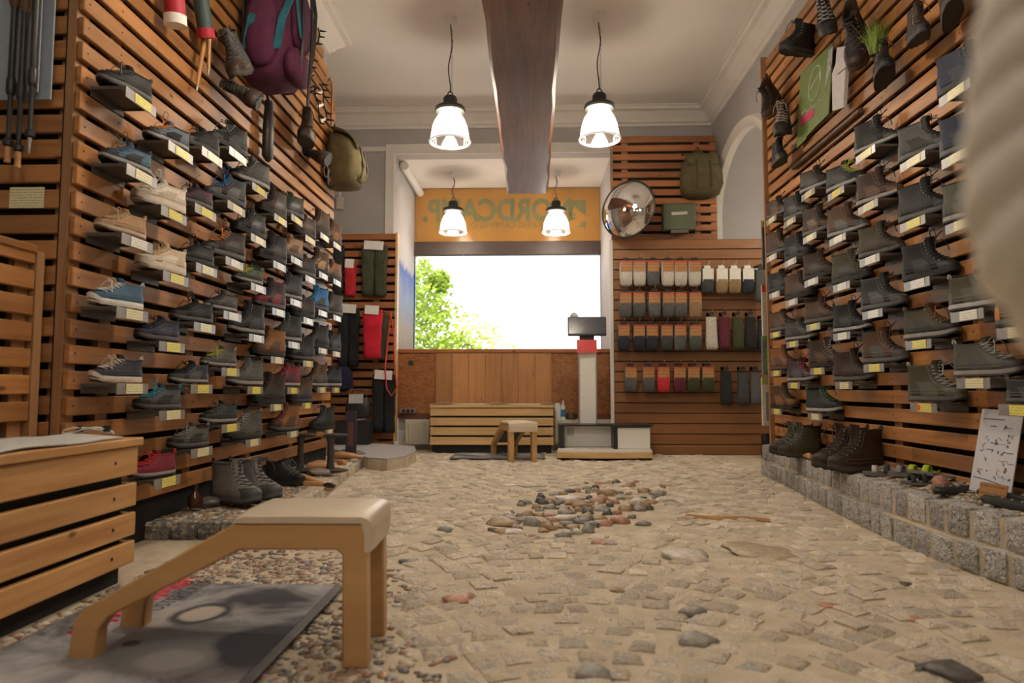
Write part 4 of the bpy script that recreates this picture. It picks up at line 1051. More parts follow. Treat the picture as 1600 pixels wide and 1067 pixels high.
# ---------------------------------------------------------------- mats
def matprint(craters, base=0.0):
    """flat photographic moon print: craters as dark rims round pale floors"""
    m, t, b, N, L = nt('moon_print_mat')
    mp = coords(N, L); n = noise_n(N, L, mp, 4.5, 8, 0.62, 0.5); n2 = noise_n(N, L, mp, 300, 2); n3 = noise_n(N, L, mp, 9, 4)
    r = ramp(N, [(0.36, (0.05, 0.052, 0.065)), (0.46, (0.2, 0.2, 0.215)), (0.56, (0.33, 0.33, 0.345)), (0.7, (0.46, 0.43, 0.39))])
    L.new(n.outputs['Fac'], r.inputs[0]); last = r.outputs[0]
    wob = N.new('ShaderNodeMapRange'); wob.inputs[3].default_value = -0.22; wob.inputs[4].default_value = 0.22; L.new(n3.outputs['Fac'], wob.inputs[0])
    for (cx, cy, rx_, ry_, rim, floor_c) in craters:
        mq = N.new('ShaderNodeMapping'); mq.vector_type = 'TEXTURE'; L.new(N.new('ShaderNodeTexCoord').outputs['Object'], mq.inputs[0])
        mq.inputs['Location'].default_value = (cx, cy, 0); mq.inputs['Scale'].default_value = (rx_, ry_, 1e6)
        ln = N.new('ShaderNodeVectorMath'); ln.operation = 'LENGTH'; L.new(mq.outputs[0], ln.inputs[0])
        ad = N.new('ShaderNodeMath'); ad.operation = 'ADD'; L.new(ln.outputs['Value'], ad.inputs[0]); L.new(wob.outputs[0], ad.inputs[1])
        cr = ramp(N, [(0.0, floor_c), (0.32, floor_c), (0.42, rim), (0.52, rim)]); hf = N.new('ShaderNodeMath'); hf.operation = 'MULTIPLY'; hf.inputs[1].default_value = 0.5
        L.new(ad.outputs[0], hf.inputs[0]); L.new(hf.outputs[0], cr.inputs[0])
        fa = ramp(N, [(0.46, (0.92, 0.92, 0.92)), (0.58, (0, 0, 0))]); L.new(hf.outputs[0], fa.inputs[0])
        mx = N.new('ShaderNodeMixRGB'); L.new(fa.outputs[0], mx.inputs[0]); L.new(last, mx.inputs[1]); L.new(cr.outputs[0], mx.inputs[2]); last = mx.outputs[0]
    L.new(last, b.inputs['Base Color']); b.inputs['Roughness'].default_value = 0.95
    bump(N, L, b, n2.outputs['Fac'], 0.5, 0.003); return m
def crater(px, py, w, h, rim, fc):
    c_, e, g_ = fl(px, py), fl(px + w / 2, py), fl(px, py - h / 2)
    return (c_.x, c_.y, abs(e.x - c_.x), abs(g_.y - c_.y), rim, fc)
NIGHT = (0.035, 0.037, 0.05)
mt = thing('floor_mat', 'grey moon-print floor mat with red script under the front stool', 'mat', (0, 0, 0.012))
mx0, mx1, my0, my1 = -1.27, -0.595, 1.12, 2.19
MB().bx(mx0, mx1, my0, my1, 0, 0.008).build('rubber_edge', M['lead'], mt, bevel=0.003)
MB().bx(mx0 + 0.02, mx1 - 0.025, my0 + 0.02, my1 - 0.012, 0.008, 0.0105).build('carpet', matprint([crater(300, 1022, 300, 70, (0.17, 0.17, 0.18), (0.2, 0.2, 0.21)), crater(410, 1022, 150, 62, NIGHT, NIGHT), crater(312, 972, 80, 34, NIGHT, (0.5, 0.46, 0.40)), crater(268, 1046, 140, 46, (0.22, 0.22, 0.22), (0.33, 0.32, 0.32)), crater(205, 1020, 26, 10, NIGHT, NIGHT)]), mt)
inkb, inkr = plain((0.02, 0.02, 0.03), 0.95, name='black_print', bmp=0), plain((0.55, 0.03, 0.06), 0.95, name='red_print', bmp=0)
q0, q1 = fl(232, 970), fl(328, 918)
dv = (q1 - q0); ang = math.atan2(dv.y, dv.x)
txt('OSTERSUND', 0.066, inkb, mt, Matrix.Translation(((q0.x + q1.x) / 2, (q0.y + q1.y) / 2, 0.0105)) @ Matrix.Rotation(ang, 4, 'Z') @ Matrix.Diagonal((dv.length * 1.06 / 0.44, 1, 0.3, 1)), ext=0.0008)
a0, a1 = fl(120, 1005), fl(298, 915)
mb = MB(); n = 90; dv = a1 - a0; nn = Vector((-dv.y, dv.x, 0)).normalized()
pts = [a0 + dv * (k / n) + nn * (0.028 * math.sin(k * 0.95) + 0.012 * math.sin(k * 0.31)) + Vector((0, 0, 0.0108)) for k in range(n + 1)]
for a, b_ in zip(pts, pts[1:]):
    s = (b_ - a).normalized().cross(Vector((0, 0, 1))) * 0.007
    mb.add([a - s, a + s, b_ + s, b_ - s], [(0, 1, 2, 3)])
mb.build('red_script', inkr, mt)
bmx = [fl(702, 719), fl(852, 719)]
mt2 = thing('floor_mat', 'small dark printed mat below the back stool', 'mat', (0, 0, 0.012))
MB().bx(bmx[0].x, bmx[1].x, bmx[0].y, bmx[0].y + 0.5, 0, 0.007).build('rubber_edge', M['lead'], mt2)
MB().bx(bmx[0].x + 0.03, bmx[1].x - 0.03, bmx[0].y + 0.03, bmx[0].y + 0.47, 0.007, 0.009).build('carpet', matprint([]), mt2)

# ================================================================= SLATTED BENCHES
bt = thing('slatted_bench', 'large pine slatted bench box in the left foreground', 'bench', (-1.33, 0, 0))
by0, by1 = 0.3, 2.285
MB().bx(-0.62, -0.035, by0, by1 - 0.03, 0, 0.43).build('plinth_box', M['black'], bt)
for (za, zb) in ((0.352, 0.445), (0.248, 0.325), (0.152, 0.227), (0.062, 0.134)):
    MB().bx(-0.022, 0.0, by0, by1, za, zb).build('slat', M['pine'], bt, bevel=0.004, seg=2)
    MB().bx(-0.60, -0.025, by1 - 0.024, by1, za, zb).build('end_slat', M['pinex'], bt, bevel=0.004, seg=2)
MB().bx(-0.63, 0.012, by0, by1 + 0.012, 0.447, 0.474).build('top_board', M['pine'], bt, bevel=0.004, seg=2)
for y in (2.16, 1.45):
    for z in (0.40, 0.287, 0.19, 0.1): MB().ell((0.001, y, z), (0.002, 0.006, 0.006), 8, 5).build('screw', M['blackm'], bt)
rings = []
for k in range(25):
    y = 0.5 + (2.2 - 0.5) * k / 24
    row = []
    for j in range(9):
        x = -1.68 + 0.35 * j / 8 + 0.012 * math.sin(k * 1.3) * (j == 8)
        row.append(Vector((x, y, 0.482 + 0.016 * max(0, math.sin(k * 0.75 + 0.4) * math.sin(j * 0.7 + 1.0)))))
    rings.append(row)
fb = MB().loft(rings, closed=False)
o = fb.build('felt_blanket', M['felt'], smooth=60); o.modifiers.new('solid', 'SOLIDIFY').thickness = 0.006
tag(o, 'light grey felt blanket spread on the pine bench top', 'blanket')
# lace bundle
p = fl(185, 680, 0.482); p.x = min(p.x, -1.4)
o = thing('shoe_lace', 'coiled white and black shoe lace on the felt blanket', 'lace', (-1.47, 2.19, 0.49))
mb = MB().tube([(0.07 * math.cos(a * 1.7) + 0.01 * a, 0.012 * math.sin(a * 2.3), 0.012 + 0.010 * math.sin(a * 3.1)) for a in [k * 0.3 for k in range(22)]], 0.0028, 5)
mb.build('cord', plain(COL['white'], 0.8, name='lace'), o, smooth=60)
MB().box((0.0, 0, 0.018), (0.014, 0.012, 0.02)).build('toggle', M['blackp'], o)
MB().box((0.09, 0, 0.018), (0.02, 0.012, 0.02)).build('toggle', M['blackp'], o)
# bench backrest on the left
br = thing('slatted_partition', 'slatted wooden partition standing behind the pine bench', 'partition', (-1.72, 0, 0))
for k in range(7):
    z = 0.53 + 0.089 * k
    MB().bx(0, 0.022, 0.6, 2.262, z, z + 0.064).build('slat', M['slat'], br, bevel=0.003)
MB().bx(-0.03, 0.028, 2.264, 2.30, 0.476, 1.11).build('post', M['batten'], br, bevel=0.003)
MB().bx(-0.03, 0.03, 0.6, 2.262, 1.1, 1.125).build('top_rail', M['slat'], br, bevel=0.003)
MB().bx(-0.03, -0.025, 0.6, 2.26, 0.48, 1.1).build('backing_panel', M['black'], br)
MB().bx(-0.024, -0.002, 2.2, 2.26, 0.478, 1.1).build('batten', M['batten'], br)

# back bench
YBB = 6.72
bk = thing('slatted_bench', 'pale slatted bench box under the cedar panel at the back', 'bench')
x0, x1 = at(672, 650, YBB).x, at(865, 650, YBB).x
zt = at(750, 632, YBB).z
ps = (zt - 0.03) / 4.6
MB().bx(x0 + 0.02, x1 - 0.02, YBB + 0.02, YBB + 0.36, 0, zt - 0.035).build('plinth_box', M['black'], bk)
for k in range(4):
    z = zt - 0.035 - k * (zt - 0.11) / 4 * 1.03
    MB().bx(x0, x1, YBB, YBB + 0.022, z - 0.075, z).build('slat', M['pinex'], bk, bevel=0.003)
MB().bx(x0 - 0.005, x1 + 0.005, YBB - 0.012, YBB + 0.37, zt - 0.03, zt).build('top_board', M['pinex'], bk, bevel=0.003)
rings = [[Vector((x0 + (x1 - x0) * k / 16, YBB - 0.005 + 0.34 * j / 3, zt + 0.006 + 0.012 * max(0, math.sin(k * 0.9) * (j < 1)))) for j in range(4)] for k in range(17)]
o = MB().loft(rings, closed=False).build('seat_felt', plain((0.62, 0.56, 0.44), 0.95, name='cream_felt', bmp=0.4, scale=150), smooth=60); o.modifiers.new('solid', 'SOLIDIFY').thickness = 0.006
tag(o, 'thin cream felt runner on the back bench', 'blanket')
# counter under the window
YC = 7.13
ct = thing('window_counter', 'window counter clad in brown chipboard with a cedar centre panel', 'counter')
cx0, cx1 = at(620, 600, YC).x, at(958, 600, YC).x
zb_ = at(700, 646, YC).z
px0, px1 = at(681, 600, YC).x, at(862, 600, YC).x
MB().bx(cx0, px0, YC, YC + 0.02, zb_, cz - 0.04).build('chipboard_panel', M['osb'], ct)
MB().bx(px1, cx1, YC, YC + 0.02, zb_, cz - 0.04).build('chipboard_panel', M['osb'], ct)
nb = 7
MB().bx(px0, px1, YC + 0.002, YC + 0.02, zb_, cz - 0.04).build('panel_back', M['osb'], ct)
for k in range(nb):
    a, b_ = px0 + (px1 - px0) * k / nb, px0 + (px1 - px0) * (k + 1) / nb
    MB().bx(a + 0.001, b_ - 0.001, YC - 0.02, YC, zt - 0.02, cz - 0.045).build('cedar_board', M['cedar'], ct, bevel=0.002)
MB().bx(cx0 - 0.02, cx1 + 0.02, YC - 0.02, YW - 0.03, cz - 0.04, cz).build('counter_top', M['redslat'], ct, bevel=0.004)
MB().bx(cx0, cx1, YC - 0.005, YC + 0.02, zb_ - 0.05, zb_).build('lower_rail', plain((0.16, 0.045, 0.03), 0.5, name='red_brown_rail'), ct)
MB().bx(cx0, cx1, YC + 0.1, YC + 0.15, 0, zb_).build('base_wall', M['white'], ct)
MB().bx(cx0 + 0.12, cx0 + 0.17, YC - 0.004, YC, cz - 0.17, cz - 0.12).build('lock_plate', M['blackm'], ct)
# socket strip
p = at(638, 642, YC - 0.03)
o = thing('socket_strip', 'grey power socket strip with three outlets on the counter front', 'socket', (p.x, p.y, p.z))
MB().box((0, 0, 0), (0.17, 0.04, 0.05)).build('housing', M['steel'], o, bevel=0.006)
for k in (-1, 0, 1): MB().lathe([(0, 0), (0.019, 0), (0.019, 0.004), (0.012, 0.005), (0.012, 0.001), (0, 0.001)], 14).xf(Matrix.Translation((k * 0.045, -0.02, 0)) @ Matrix.Rotation(R(90), 4, 'X')).build('outlet', M['blackp'], o)
# radiators
def radiator(label, xa, xb):
    t = thing('radiator', label, 'radiator')
    z1 = zb_ - 0.06
    MB().bx(xa, xb, YC - 0.09, YC - 0.01, 0.06, z1).build('core', M['radw'], t, bevel=0.006)
    n = max(3, int((xb - xa) / 0.035)); w = (xb - xa) / n
    fm = MB().bx(-w * 0.36, w * 0.36, -0.012, 0, 0.08, z1 - 0.03).mesh('fin')
    for k in range(n): place('fin', fm, M['radw'], t, (xa + w * (k + 0.5), YC - 0.09, 0), bevel=0.004)
M['radw'] = plain((0.62, 0.58, 0.48), 0.4, name='radiator_enamel', bmp=0, var=0.03)
radiator('cream radiator left of the back bench', at(635, 680, YC).x, at(673, 680, YC).x)
radiator('cream radiator between the back bench and the foot scanner', at(866, 680, YC).x, at(955, 680, YC).x)
# items on the right radiator
def jar(name, label, cat, px, w, h, c, extra=None):
    p = at(px, 650, YC - 0.05); z = zb_ - 0.06
    t = thing(name, label, cat, (p.x, YC - 0.05, z + 0.001))
    MB().lathe([(0, 0), (w, 0), (w, h * 0.85), (w * 0.8, h), (0, h)], 18).build('body', c, t, smooth=40)
    if extra: extra(t, w, h)
    return t
jar('paper_roll', 'white paper roll on the radiator beside the spray bottle', 'roll', 871, 0.035, 0.17, M['card'])
def nozzle(t, w, h):
    MB().lathe([(0.014, h), (0.012, h + 0.02), (0.008, h + 0.045), (0, h + 0.045)], 12).build('nozzle', M['card'], t, smooth=40)
    MB().lathe([(w * 1.01, h * 0.2), (w * 1.01, h * 0.7)], 18).build('wrap', plain((0.05, 0.2, 0.45), 0.4, name='blue_wrap'), t, smooth=40)
jar('spray_bottle', 'blue and white spray bottle standing on the radiator', 'bottle', 880, 0.024, 0.15, M['card'], nozzle)
jar('storage_jar', 'brown glass jar on the radiator beside the scanner column', 'jar', 893, 0.04, 0.07, plain((0.12, 0.08, 0.05), 0.2, name='brown_glass'))

# ================================================================= FOOT SCANNER
YS = 6.0
fs = thing('foot_scanner', 'white foot scanner with tall column, black monitor and red notice', 'scanner')
g = lambda px, py, Y=YS: at(px, py, Y)
b0, b1 = fl(871, 720), fl(1019, 720)
yb0 = b0.y
n = 14
front = [Vector((b0.x + (b1.x - b0.x) * k / n, yb0 - 0.06 * math.sin(math.pi * (0.15 + 0.7 * k / n)) + 0.03, 0.025)) for k in range(n + 1)]
back = [Vector((b1.x + 0.02, yb0 + 0.5, 0.025)), Vector((b0.x + 0.05, yb0 + 0.5, 0.025))]
MB().prism(front + back, (0, 0, 0.05)).build('base_slab', M['pinex'], fs)
MB().prism([p_ + Vector((0, 0.01, 0.05)) for p_ in front] + [q + Vector((0, 0, 0.05)) for q in back], (0, 0, 0.02)).build('base_top', M['white'], fs)
MB().prism([Vector((p_.x * 1.0, p_.y + 0.05, 0)) for p_ in front] + [Vector((q.x, q.y, 0)) for q in back], (0, 0, 0.025)).build('base_foot', M['black'], fs)
za, zbk = 0.097, at(900, 664, yb0 + 0.38).z
xl, xr = at(881, 690, yb0 + 0.3).x, at(1000, 690, yb0 + 0.3).x
MB().bx(xl, xr, yb0 + 0.28, yb0 + 0.42, za, zbk).build('back_housing', M['white'], fs, bevel=0.004)
MB().bx(xl - 0.05, xl - 0.001, yb0 + 0.16, yb0 + 0.42, za, zbk).build('side_cheek', M['blackp'], fs, bevel=0.004)
MB().bx(xl - 0.05, xr + 0.1, yb0 + 0.16, yb0 + 0.43, zbk, zbk + 0.014).build('glass_top', M['blackp'], fs)
rx0, rx1 = at(965, 690, yb0 + 0.08).x, at(1016, 690, yb0 + 0.08).x
zr = at(990, 668, yb0 + 0.08).z
MB().bx(rx0, rx1, yb0 + 0.08, yb0 + 0.45, za, zr).build('front_housing', M['white'], fs, bevel=0.004)
MB().bx(rx0 - 0.035, rx0 - 0.001, yb0 + 0.07, yb0 + 0.46, za, zr).build('side_cheek', M['blackp'], fs, bevel=0.003)
MB().bx(rx0 - 0.035, rx1, yb0 + 0.07, yb0 + 0.46, zr, zr + 0.012).build('glass_top', M['blackp'], fs)
MB().bx(xl + 0.03, xl + 0.09, yb0 + 0.277, yb0 + 0.2795, zbk - 0.09, zbk - 0.03).build('badge', M['steel'], fs)
for px in (907, 931, 949):
    p = fl(px, 708, 0.096)
    MB().box((p.x, yb0 + 0.13, 0.0965), (0.012, 0.09, 0.001), rz(R(35))).build('foot_mark', plain((0.6, 0.12, 0.08), 0.6, name='red_mark'), fs)
yc_ = yb0 + 0.44
c0x, c1x = at(906, 600, yc_).x, at(931, 600, yc_).x
ctop = at(915, 548, yc_).z
MB().bx(c0x, c1x, yc_, yc_ + 0.09, 0.09, ctop).build('column', M['white'], fs, bevel=0.006)
for x in (c0x - 0.006, c1x + 0.006): MB().bx(x - 0.005, x + 0.005, yc_ + 0.01, yc_ + 0.085, 0.09, ctop).build('column_edge', M['steel'], fs)
p = at(917, 510, yc_)
w = at(947, 510, yc_).x - at(887, 510, yc_).x
MB().box((p.x, yc_, p.z), (w, 0.04, w * 0.5), rx(R(-8))).build('monitor', M['blackp'], fs, bevel=0.006)
MB().box((p.x, yc_ - 0.0225, p.z + 0.005), (w * 0.94, 0.002, w * 0.42), rx(R(-8))).build('screen', plain((0.06, 0.06, 0.075), 0.15, name='dark_screen', bmp=0), fs)
MB().bx(p.x - 0.07, p.x + 0.07, yc_ + 0.01, yc_ + 0.05, ctop - 0.02, p.z - w * 0.2).build('neck', M['blackp'], fs)
p2 = at(917, 541, yc_ - 0.03)
MB().box((0, 0, 0), (0.19, 0.003, 0.125), rx(R(-6))).build('red_notice', M['redsign'], fs).location = (p2.x, p2.y, p2.z)
MB().ell((at(897, 492, yc_ + 0.02).x, yc_ + 0.02, at(897, 494, yc_).z), (0.04, 0.015, 0.04), 16, 8).build('camera_dome', plain((0.5, 0.52, 0.58), 0.25, name='dome_plastic', bmp=0), fs, smooth=170)

# ================================================================= SOCK WALL
YSK = 6.62
sw = thing('sock_display_wall', 'brown grooved display wall hung with socks at the back right', 'display wall')
sx0, sx1 = at(959, 500, YSK).x, at(1202, 500, YSK).x
stp = at(1000, 374, YSK).z
npk = 21; ph = stp / npk
pm = MB().bx(sx0, sx1, 0, 0.03, 0.004, ph - 0.004).mesh('plank')
for k in range(npk): place('plank', pm, M['slatwall'], sw, (0, YSK, k * ph), bevel=0.003)
MB().bx(sx0 + 0.004, sx1, YSK + 0.012, YSK + 0.05, 0, stp).build('groove_back', M['black'], sw)
MB().bx(sx0 - 0.03, sx0, YSK + 0.035, YSK + 0.08, 0, stp).build('edge_post', M['white'], sw)
hookm = MB().tube([(0, 0, 0), (0, -0.03, 0.0), (0, -0.15, 0.012), (0, -0.165, 0.03)], 0.0035, 6).box((0, 0.002, -0.005), (0.03, 0.004, 0.03)).mesh('hook', 60)
SOCK = MB().loft([[Vector((x * w, y * d, z)) for x, y in ((-1, -.5), (-.8, -1), (.8, -1), (1, -.5), (1, .5), (.8, 1), (-.8, 1), (-1, .5))] for w, d, z in ((0.030, 0.008, -0.195), (0.044, 0.02, -0.18), (0.048, 0.028, -0.13), (0.05, 0.026, -0.09), (0.047, 0.02, -0.03), (0.044, 0.014, -0.005))]).mesh('sock', 60)
LONG = MB().loft([[Vector((x * w + o_, y * d, z)) for x, y in ((-1, -.5), (-.8, -1), (.8, -1), (1, -.5), (1, .5), (.8, 1), (-.8, 1), (-1, .5))] for w, d, z, o_ in ((0.04, 0.012, -0.31, 0), (0.052, 0.03, -0.29, 0.004), (0.05, 0.03, -0.24, 0), (0.046, 0.024, -0.12, 0), (0.044, 0.02, -0.02, 0))]).mesh('sock', 60)
CARD = MB().box((0, -0.024, -0.052), (0.086, 0.003, 0.1)).box((0, 0.024, -0.052), (0.086, 0.003, 0.1)).box((0, 0, -0.001), (0.086, 0.05, 0.003)).mesh('sock_card')
TOPT = MB().box((0, 0, 0.012), (0.05, 0.004, 0.028)).mesh('hang_tab')
BAND = MB().box((0, -0.0262, -0.008), (0.086, 0.0012, 0.012)).mesh('card_band')
def sock_pack(px, py, c, label, card='kraft', band=(0.45, 0.06, 0.03), long=False, sc=1.0):
    sc *= 1.24
    p = at(px, py, YSK - 0.11)
    t = thing('sock_pack', label, 'socks', p, (0, 0, R(random.uniform(-3, 3))), 'sock packs on the grooved wall', sc)
    place('sock', LONG if long else SOCK, plain(c, 0.95, var=0.25, scale=120, bmp=0.4, name='knit'), t)
    if card: 
        sc2 = place('sock_card', CARD, M[card], t); place('card_band', BAND, plain(band, 0.5, name='band', bmp=0), sc2)
    place('hang_tab', TOPT, M['blackp'] if card != 'cw' else M['card'], t)
    place('hook', hookm, M['chrome'], sw, (p.x, YSK, p.z + 0.02 * sc), None, 1.2)
K = dict(w=(.5, .47, .42), g=(.09, .09, .095), n=(.02, .022, .035), b=(.015, .015, .016), gg=(.07, .08, .075), t=(.25, .17, .09), r=(.5, .03, .04), m=(.1, .015, .03), o=(.045, .05, .02), dg=(.045, .047, .05))
cn = {'w': 'white', 'g': 'grey', 'n': 'navy', 'b': 'black', 'gg': 'green-grey', 't': 'tan', 'r': 'red', 'm': 'maroon', 'o': 'olive', 'dg': 'dark grey'}
def row(name, py, xs, cs, **kw):
    for i, (x, c) in enumerate(zip(xs, cs)):
        sock_pack(x, py, K[c], '%s socks on %s card, %s from left in the %s sock row' % (cn[c], 'white' if kw.get('card') == 'cw' else 'brown', ORD[i + 1], name), **kw)
row('top', 408, [978, 999, 1020, 1043, 1063, 1085], 'wwgwww')
row('second', 457, [977, 998, 1022, 1044, 1063, 1086], ['g', 'gg', 'g', 'gg', 'g', 't'])
row('third', 508, [974, 998, 1018, 1041, 1062, 1086], ['n', 'n', 'n', 'dg', 'g', 'gg'])
row('bottom', 573, [985, 1013, 1036, 1061, 1083, 1105], ['g', 'g', 'r', 'm', 'o', 'o'])
row('white card', 420, [1105, 1127, 1147, 1168], ['dg', 't', 't', 'n'], card='cw', band=(.7, .7, .68), sc=0.98)
for i, (x, y, c, nm) in enumerate([(1111, 492, K['w'], 'white and red patterned long sock'), (1131, 492, K['m'], 'dark maroon long sock'), (1152, 492, K['o'], 'olive long sock'), (1172, 492, K['b'], 'black long sock'), (1192, 497, K['n'], 'navy blue long sock'), (1187, 418, K['gg'], 'dark green-grey hanging sock'), (1134, 578, K['b'], 'black-green long sock with yellow motif'), (1160, 578, K['dg'], 'charcoal knitted long sock'), (1180, 578, K['g'], 'speckled grey knitted long sock')]):
    sock_pack(x, y, c, nm + ' on the grooved wall', card=None, long=True, sc=0.86)
# black boots under the sock wall
for i, (px, w) in enumerate(((1165, 'left'), (1182, 'right'))):
    p = fl(px, 706); shoe('winter_boot', 'tall black boot on the floor under the socks, %s one' % w, 'boot', 'boot', (p.x + 0.03 * i, 6.34 + 0.08 * i, 0.002), (0, 0, R(-95)), 'black', 'black', 'black', 'black', 'black', 0, 1.0, 'boots below the sock wall')

# ---------------------------------------------------------------- upper slats at the back, mirror, box, rucksack
YU = 6.76
us = thing('slat_panel', 'red-brown slatted panel above the sock display', 'display wall', (0, YU, 0))
ux0, ux1 = at(958, 300, YU).x, at(1119, 300, YU).x
uz0 = stp + 0.03; uz1 = at(1000, 213, YU).z
nsl = int((uz1 - uz0) / 0.0905)
sm_ = MB().bx(ux0, ux1, 0, 0.022, 0, 0.062).mesh('slat')
for k in range(nsl + 1): place('slat', sm_, M['redslat'], us, (0, 0, uz1 - 0.062 - k * 0.0905), bevel=0.003)
for x in (ux0 + 0.12, (ux0 + ux1) / 2 + 0.33, ux1 - 0.02): MB().bx(x - 0.03, x + 0.03, 0.023, 0.05, uz0, uz1).build('batten', M['batten'], us)
MB().bx(ux0 - 0.02, ux0, -0.005, 0.06, uz0, uz1).build('end_post', M['batten'], us)
MB().bx(ux0, ux1, 0.052, 0.058, uz0, uz1).build('backing_panel', M['black'], us)
p = at(981, 327, 6.45)
cm = thing('convex_mirror', 'round convex security mirror beside the window alcove', 'mirror', p, (R(86), 0, R(-36)))
rr = 0.275; Rs = 0.36; h0 = math.sqrt(Rs * Rs - rr * rr)
prf = [(Rs * math.sin(a), Rs * math.cos(a) - h0) for a in [math.asin(rr / Rs) * k / 16 for k in range(16, 0, -1)]] + [(0.002, Rs - h0)]
MB().lathe(prf, 48, cap1=True).build('mirror_dome', plain((0.9, 0.9, 0.9), 0.03, 1.0, bmp=0, var=0, name='mirror_acrylic'), cm, smooth=170)
MB().tube([(rr * math.cos(2 * math.pi * k / 48), rr * math.sin(2 * math.pi * k / 48), 0) for k in range(48)], 0.011, 8, loop=True).build('rim', M['blackp'], cm, smooth=60)
MB().tube([(0, 0, -0.01), (0, 0.02, -0.16), (0, 0.02, -0.3)], 0.014, 8).build('arm', M['blackm'], cm, smooth=60)
p = at(1060, 340, YU - 0.06)
gb = thing('ammo_box', 'olive green metal box with handle slot on the upper slats', 'box', p)
MB().box((0, 0, 0), (0.32, 0.1, 0.27)).build('body', plain((0.07, 0.085, 0.045), 0.5, name='olive_metal'), gb, bevel=0.012, seg=2)
MB().box((0.0, -0.052, 0.03), (0.155, 0.006, 0.03), ry(R(-3))).build('handle_plate', plain((0.45, 0.42, 0.38), 0.5, name='pale_plate'), gb, bevel=0.006)
MB().box((0, -0.03, -0.15), (0.17, 0.06, 0.03)).build('foot_bracket', plain((0.09, 0.09, 0.07), 0.5, name='dull_metal'), gb)
def rucksack(label, loc, rot, scale, c, strap):
    t = thing('rucksack', label, 'rucksack', loc, rot, None, scale)
    cm_ = plain(c, 0.9, var=0.22, scale=18, bmp=0.4, name='canvas')
    sm2 = plain(strap, 0.7, name='strap_webbing')
    rings = []
    for k, (w, d, z) in enumerate(((0.10, 0.05, 0), (0.165, 0.11, 0.02), (0.185, 0.13, 0.10), (0.18, 0.13, 0.2), (0.155, 0.115, 0.3), (0.11, 0.08, 0.36), (0.055, 0.045, 0.40), (0.045, 0.04, 0.43))):
        rings.append([Vector((w * sgn(math.cos(a), .7) * (1 + 0.04 * math.sin(3 * a + k)), -d * 0.9 + d * sgn(math.sin(a), .7) * (1 + 0.04 * math.sin(5 * a + k)), z)) for a in [2 * math.pi * i / 24 for i in range(24)]])
    MB().loft(rings).build('bag', cm_, t, smooth=170)
    MB().ell((0, -0.20, 0.12), (0.11, 0.055, 0.09), 16, 8, sq=0.8).build('front_pocket', cm_, t, smooth=170)
    rings = [[Vector((0.15 * (1 - k * 0.02) * x, -0.04 - 0.19 * math.sin(k / 6 * 1.5), 0.40 - 0.15 * (1 - math.cos(k / 6 * 1.6)) + 0.006)) for x in (-1, -.5, 0, .5, 1)] for k in range(7)]
    o_ = MB().loft(rings, closed=False).build('flap', cm_, t, smooth=170); o_.modifiers.new('solid', 'SOLIDIFY').thickness = 0.012
    for s in (-0.06, 0.06):
        MB().tube([(s, -0.15, 0.36), (s, -0.235, 0.27), (s, -0.26, 0.14), (s, -0.24, 0.05)], 0.008, 4).build('strap', sm2, t)
    MB().tube([(-0.04, -0.03, 0.41), (0, -0.02, 0.48), (0.04, -0.03, 0.41)], 0.006, 6).build('carry_loop', sm2, t)
    return t
p = at(1090, 312, YU - 0.02)
rucksack('old olive canvas rucksack hanging on the upper back slats', p, (0, 0, 0), 1.1, (0.075, 0.06, 0.022), (0.05, 0.035, 0.02))

# ================================================================= GARMENT CORNER (back left)
YG = 6.93
gs = thing('slat_panel', 'wooden slat panel hung with trousers at the back left', 'display wall', (0, YG, 0))
gx0, gx1 = at(500, 500, YG).x, at(617, 500, YG).x
gz1 = at(580, 365, YG).z
sm_ = MB().bx(gx0, gx1, 0, 0.022, 0, 0.063).mesh('slat')
for k in range(int(gz1 / 0.089)): place('slat', sm_, M['redslat'], gs, (0, 0, gz1 - 0.063 - k * 0.089), bevel=0.003)
for x in (gx0 + 0.1, gx1 - 0.2): MB().bx(x - 0.03, x + 0.03, 0.023, 0.05, 0.1, gz1).build('batten', M['batten'], gs)
MB().bx(gx1, gx1 + 0.022, -0.01, 0.08, 0.1, gz1 + 0.01).build('end_post', M['pinex'], gs)
MB().bx(gx0, gx1, 0.052, 0.058, 0.1, gz1).build('backing_panel', M['black'], gs)
def garment(name, label, x0, x1, y0, y1, c, d=0.0, legs=2, card=True, cat='trousers'):
    Y = YG - 0.06 - d
    a, b_ = at(x0, y0, Y), at(x1, y1, Y)
    w, h = (b_.x - a.x), (a.z - b_.z)
    t = thing(name, label, cat, ((a.x + b_.x) / 2, Y, b_.z))
    cm_ = plain(c, 0.9, var=0.25, scale=14, bmp=0.4, name='garment_cloth')
    for i in range(legs):
        lw = w / legs * 0.5; cx_ = (i - (legs - 1) / 2) * w / legs * 0.9
        rings = []
        for k in range(9):
            f = k / 8; wv = lw * (0.82 + 0.18 * f + 0.05 * math.sin(k * 2.1 + i)); dp = 0.03 + 0.012 * math.sin(k * 1.4 + i)
            rings.append([Vector((cx_ + wv * sgn(math.cos(q), .6) * (1 + 0.03 * math.sin(4 * q + k)), dp * sgn(math.sin(q), .7) * (1 + 0.2 * math.sin(3 * q + k * 1.1)), h * f)) for q in [2 * math.pi * j / 18 for j in range(18)]])
        MB().loft(rings).build('leg' if legs > 1 else 'body', cm_, t, smooth=170)
    MB().tube([(-w * 0.3, 0, h + 0.012), (0, 0, h + 0.03), (w * 0.3, 0, h + 0.012)], 0.006, 6).tube([(0, 0, h + 0.03), (0, 0.01, h + 0.06), (0, 0.045, h + 0.06)], 0.004, 6).build('hanger', M['blackm'], t)
    if card: MB().box((0, -0.045, h - 0.005), (min(0.2, w * 0.7), 0.003, 0.09), ry(R(4))).build('hang_card', M['card'], t)
    return t
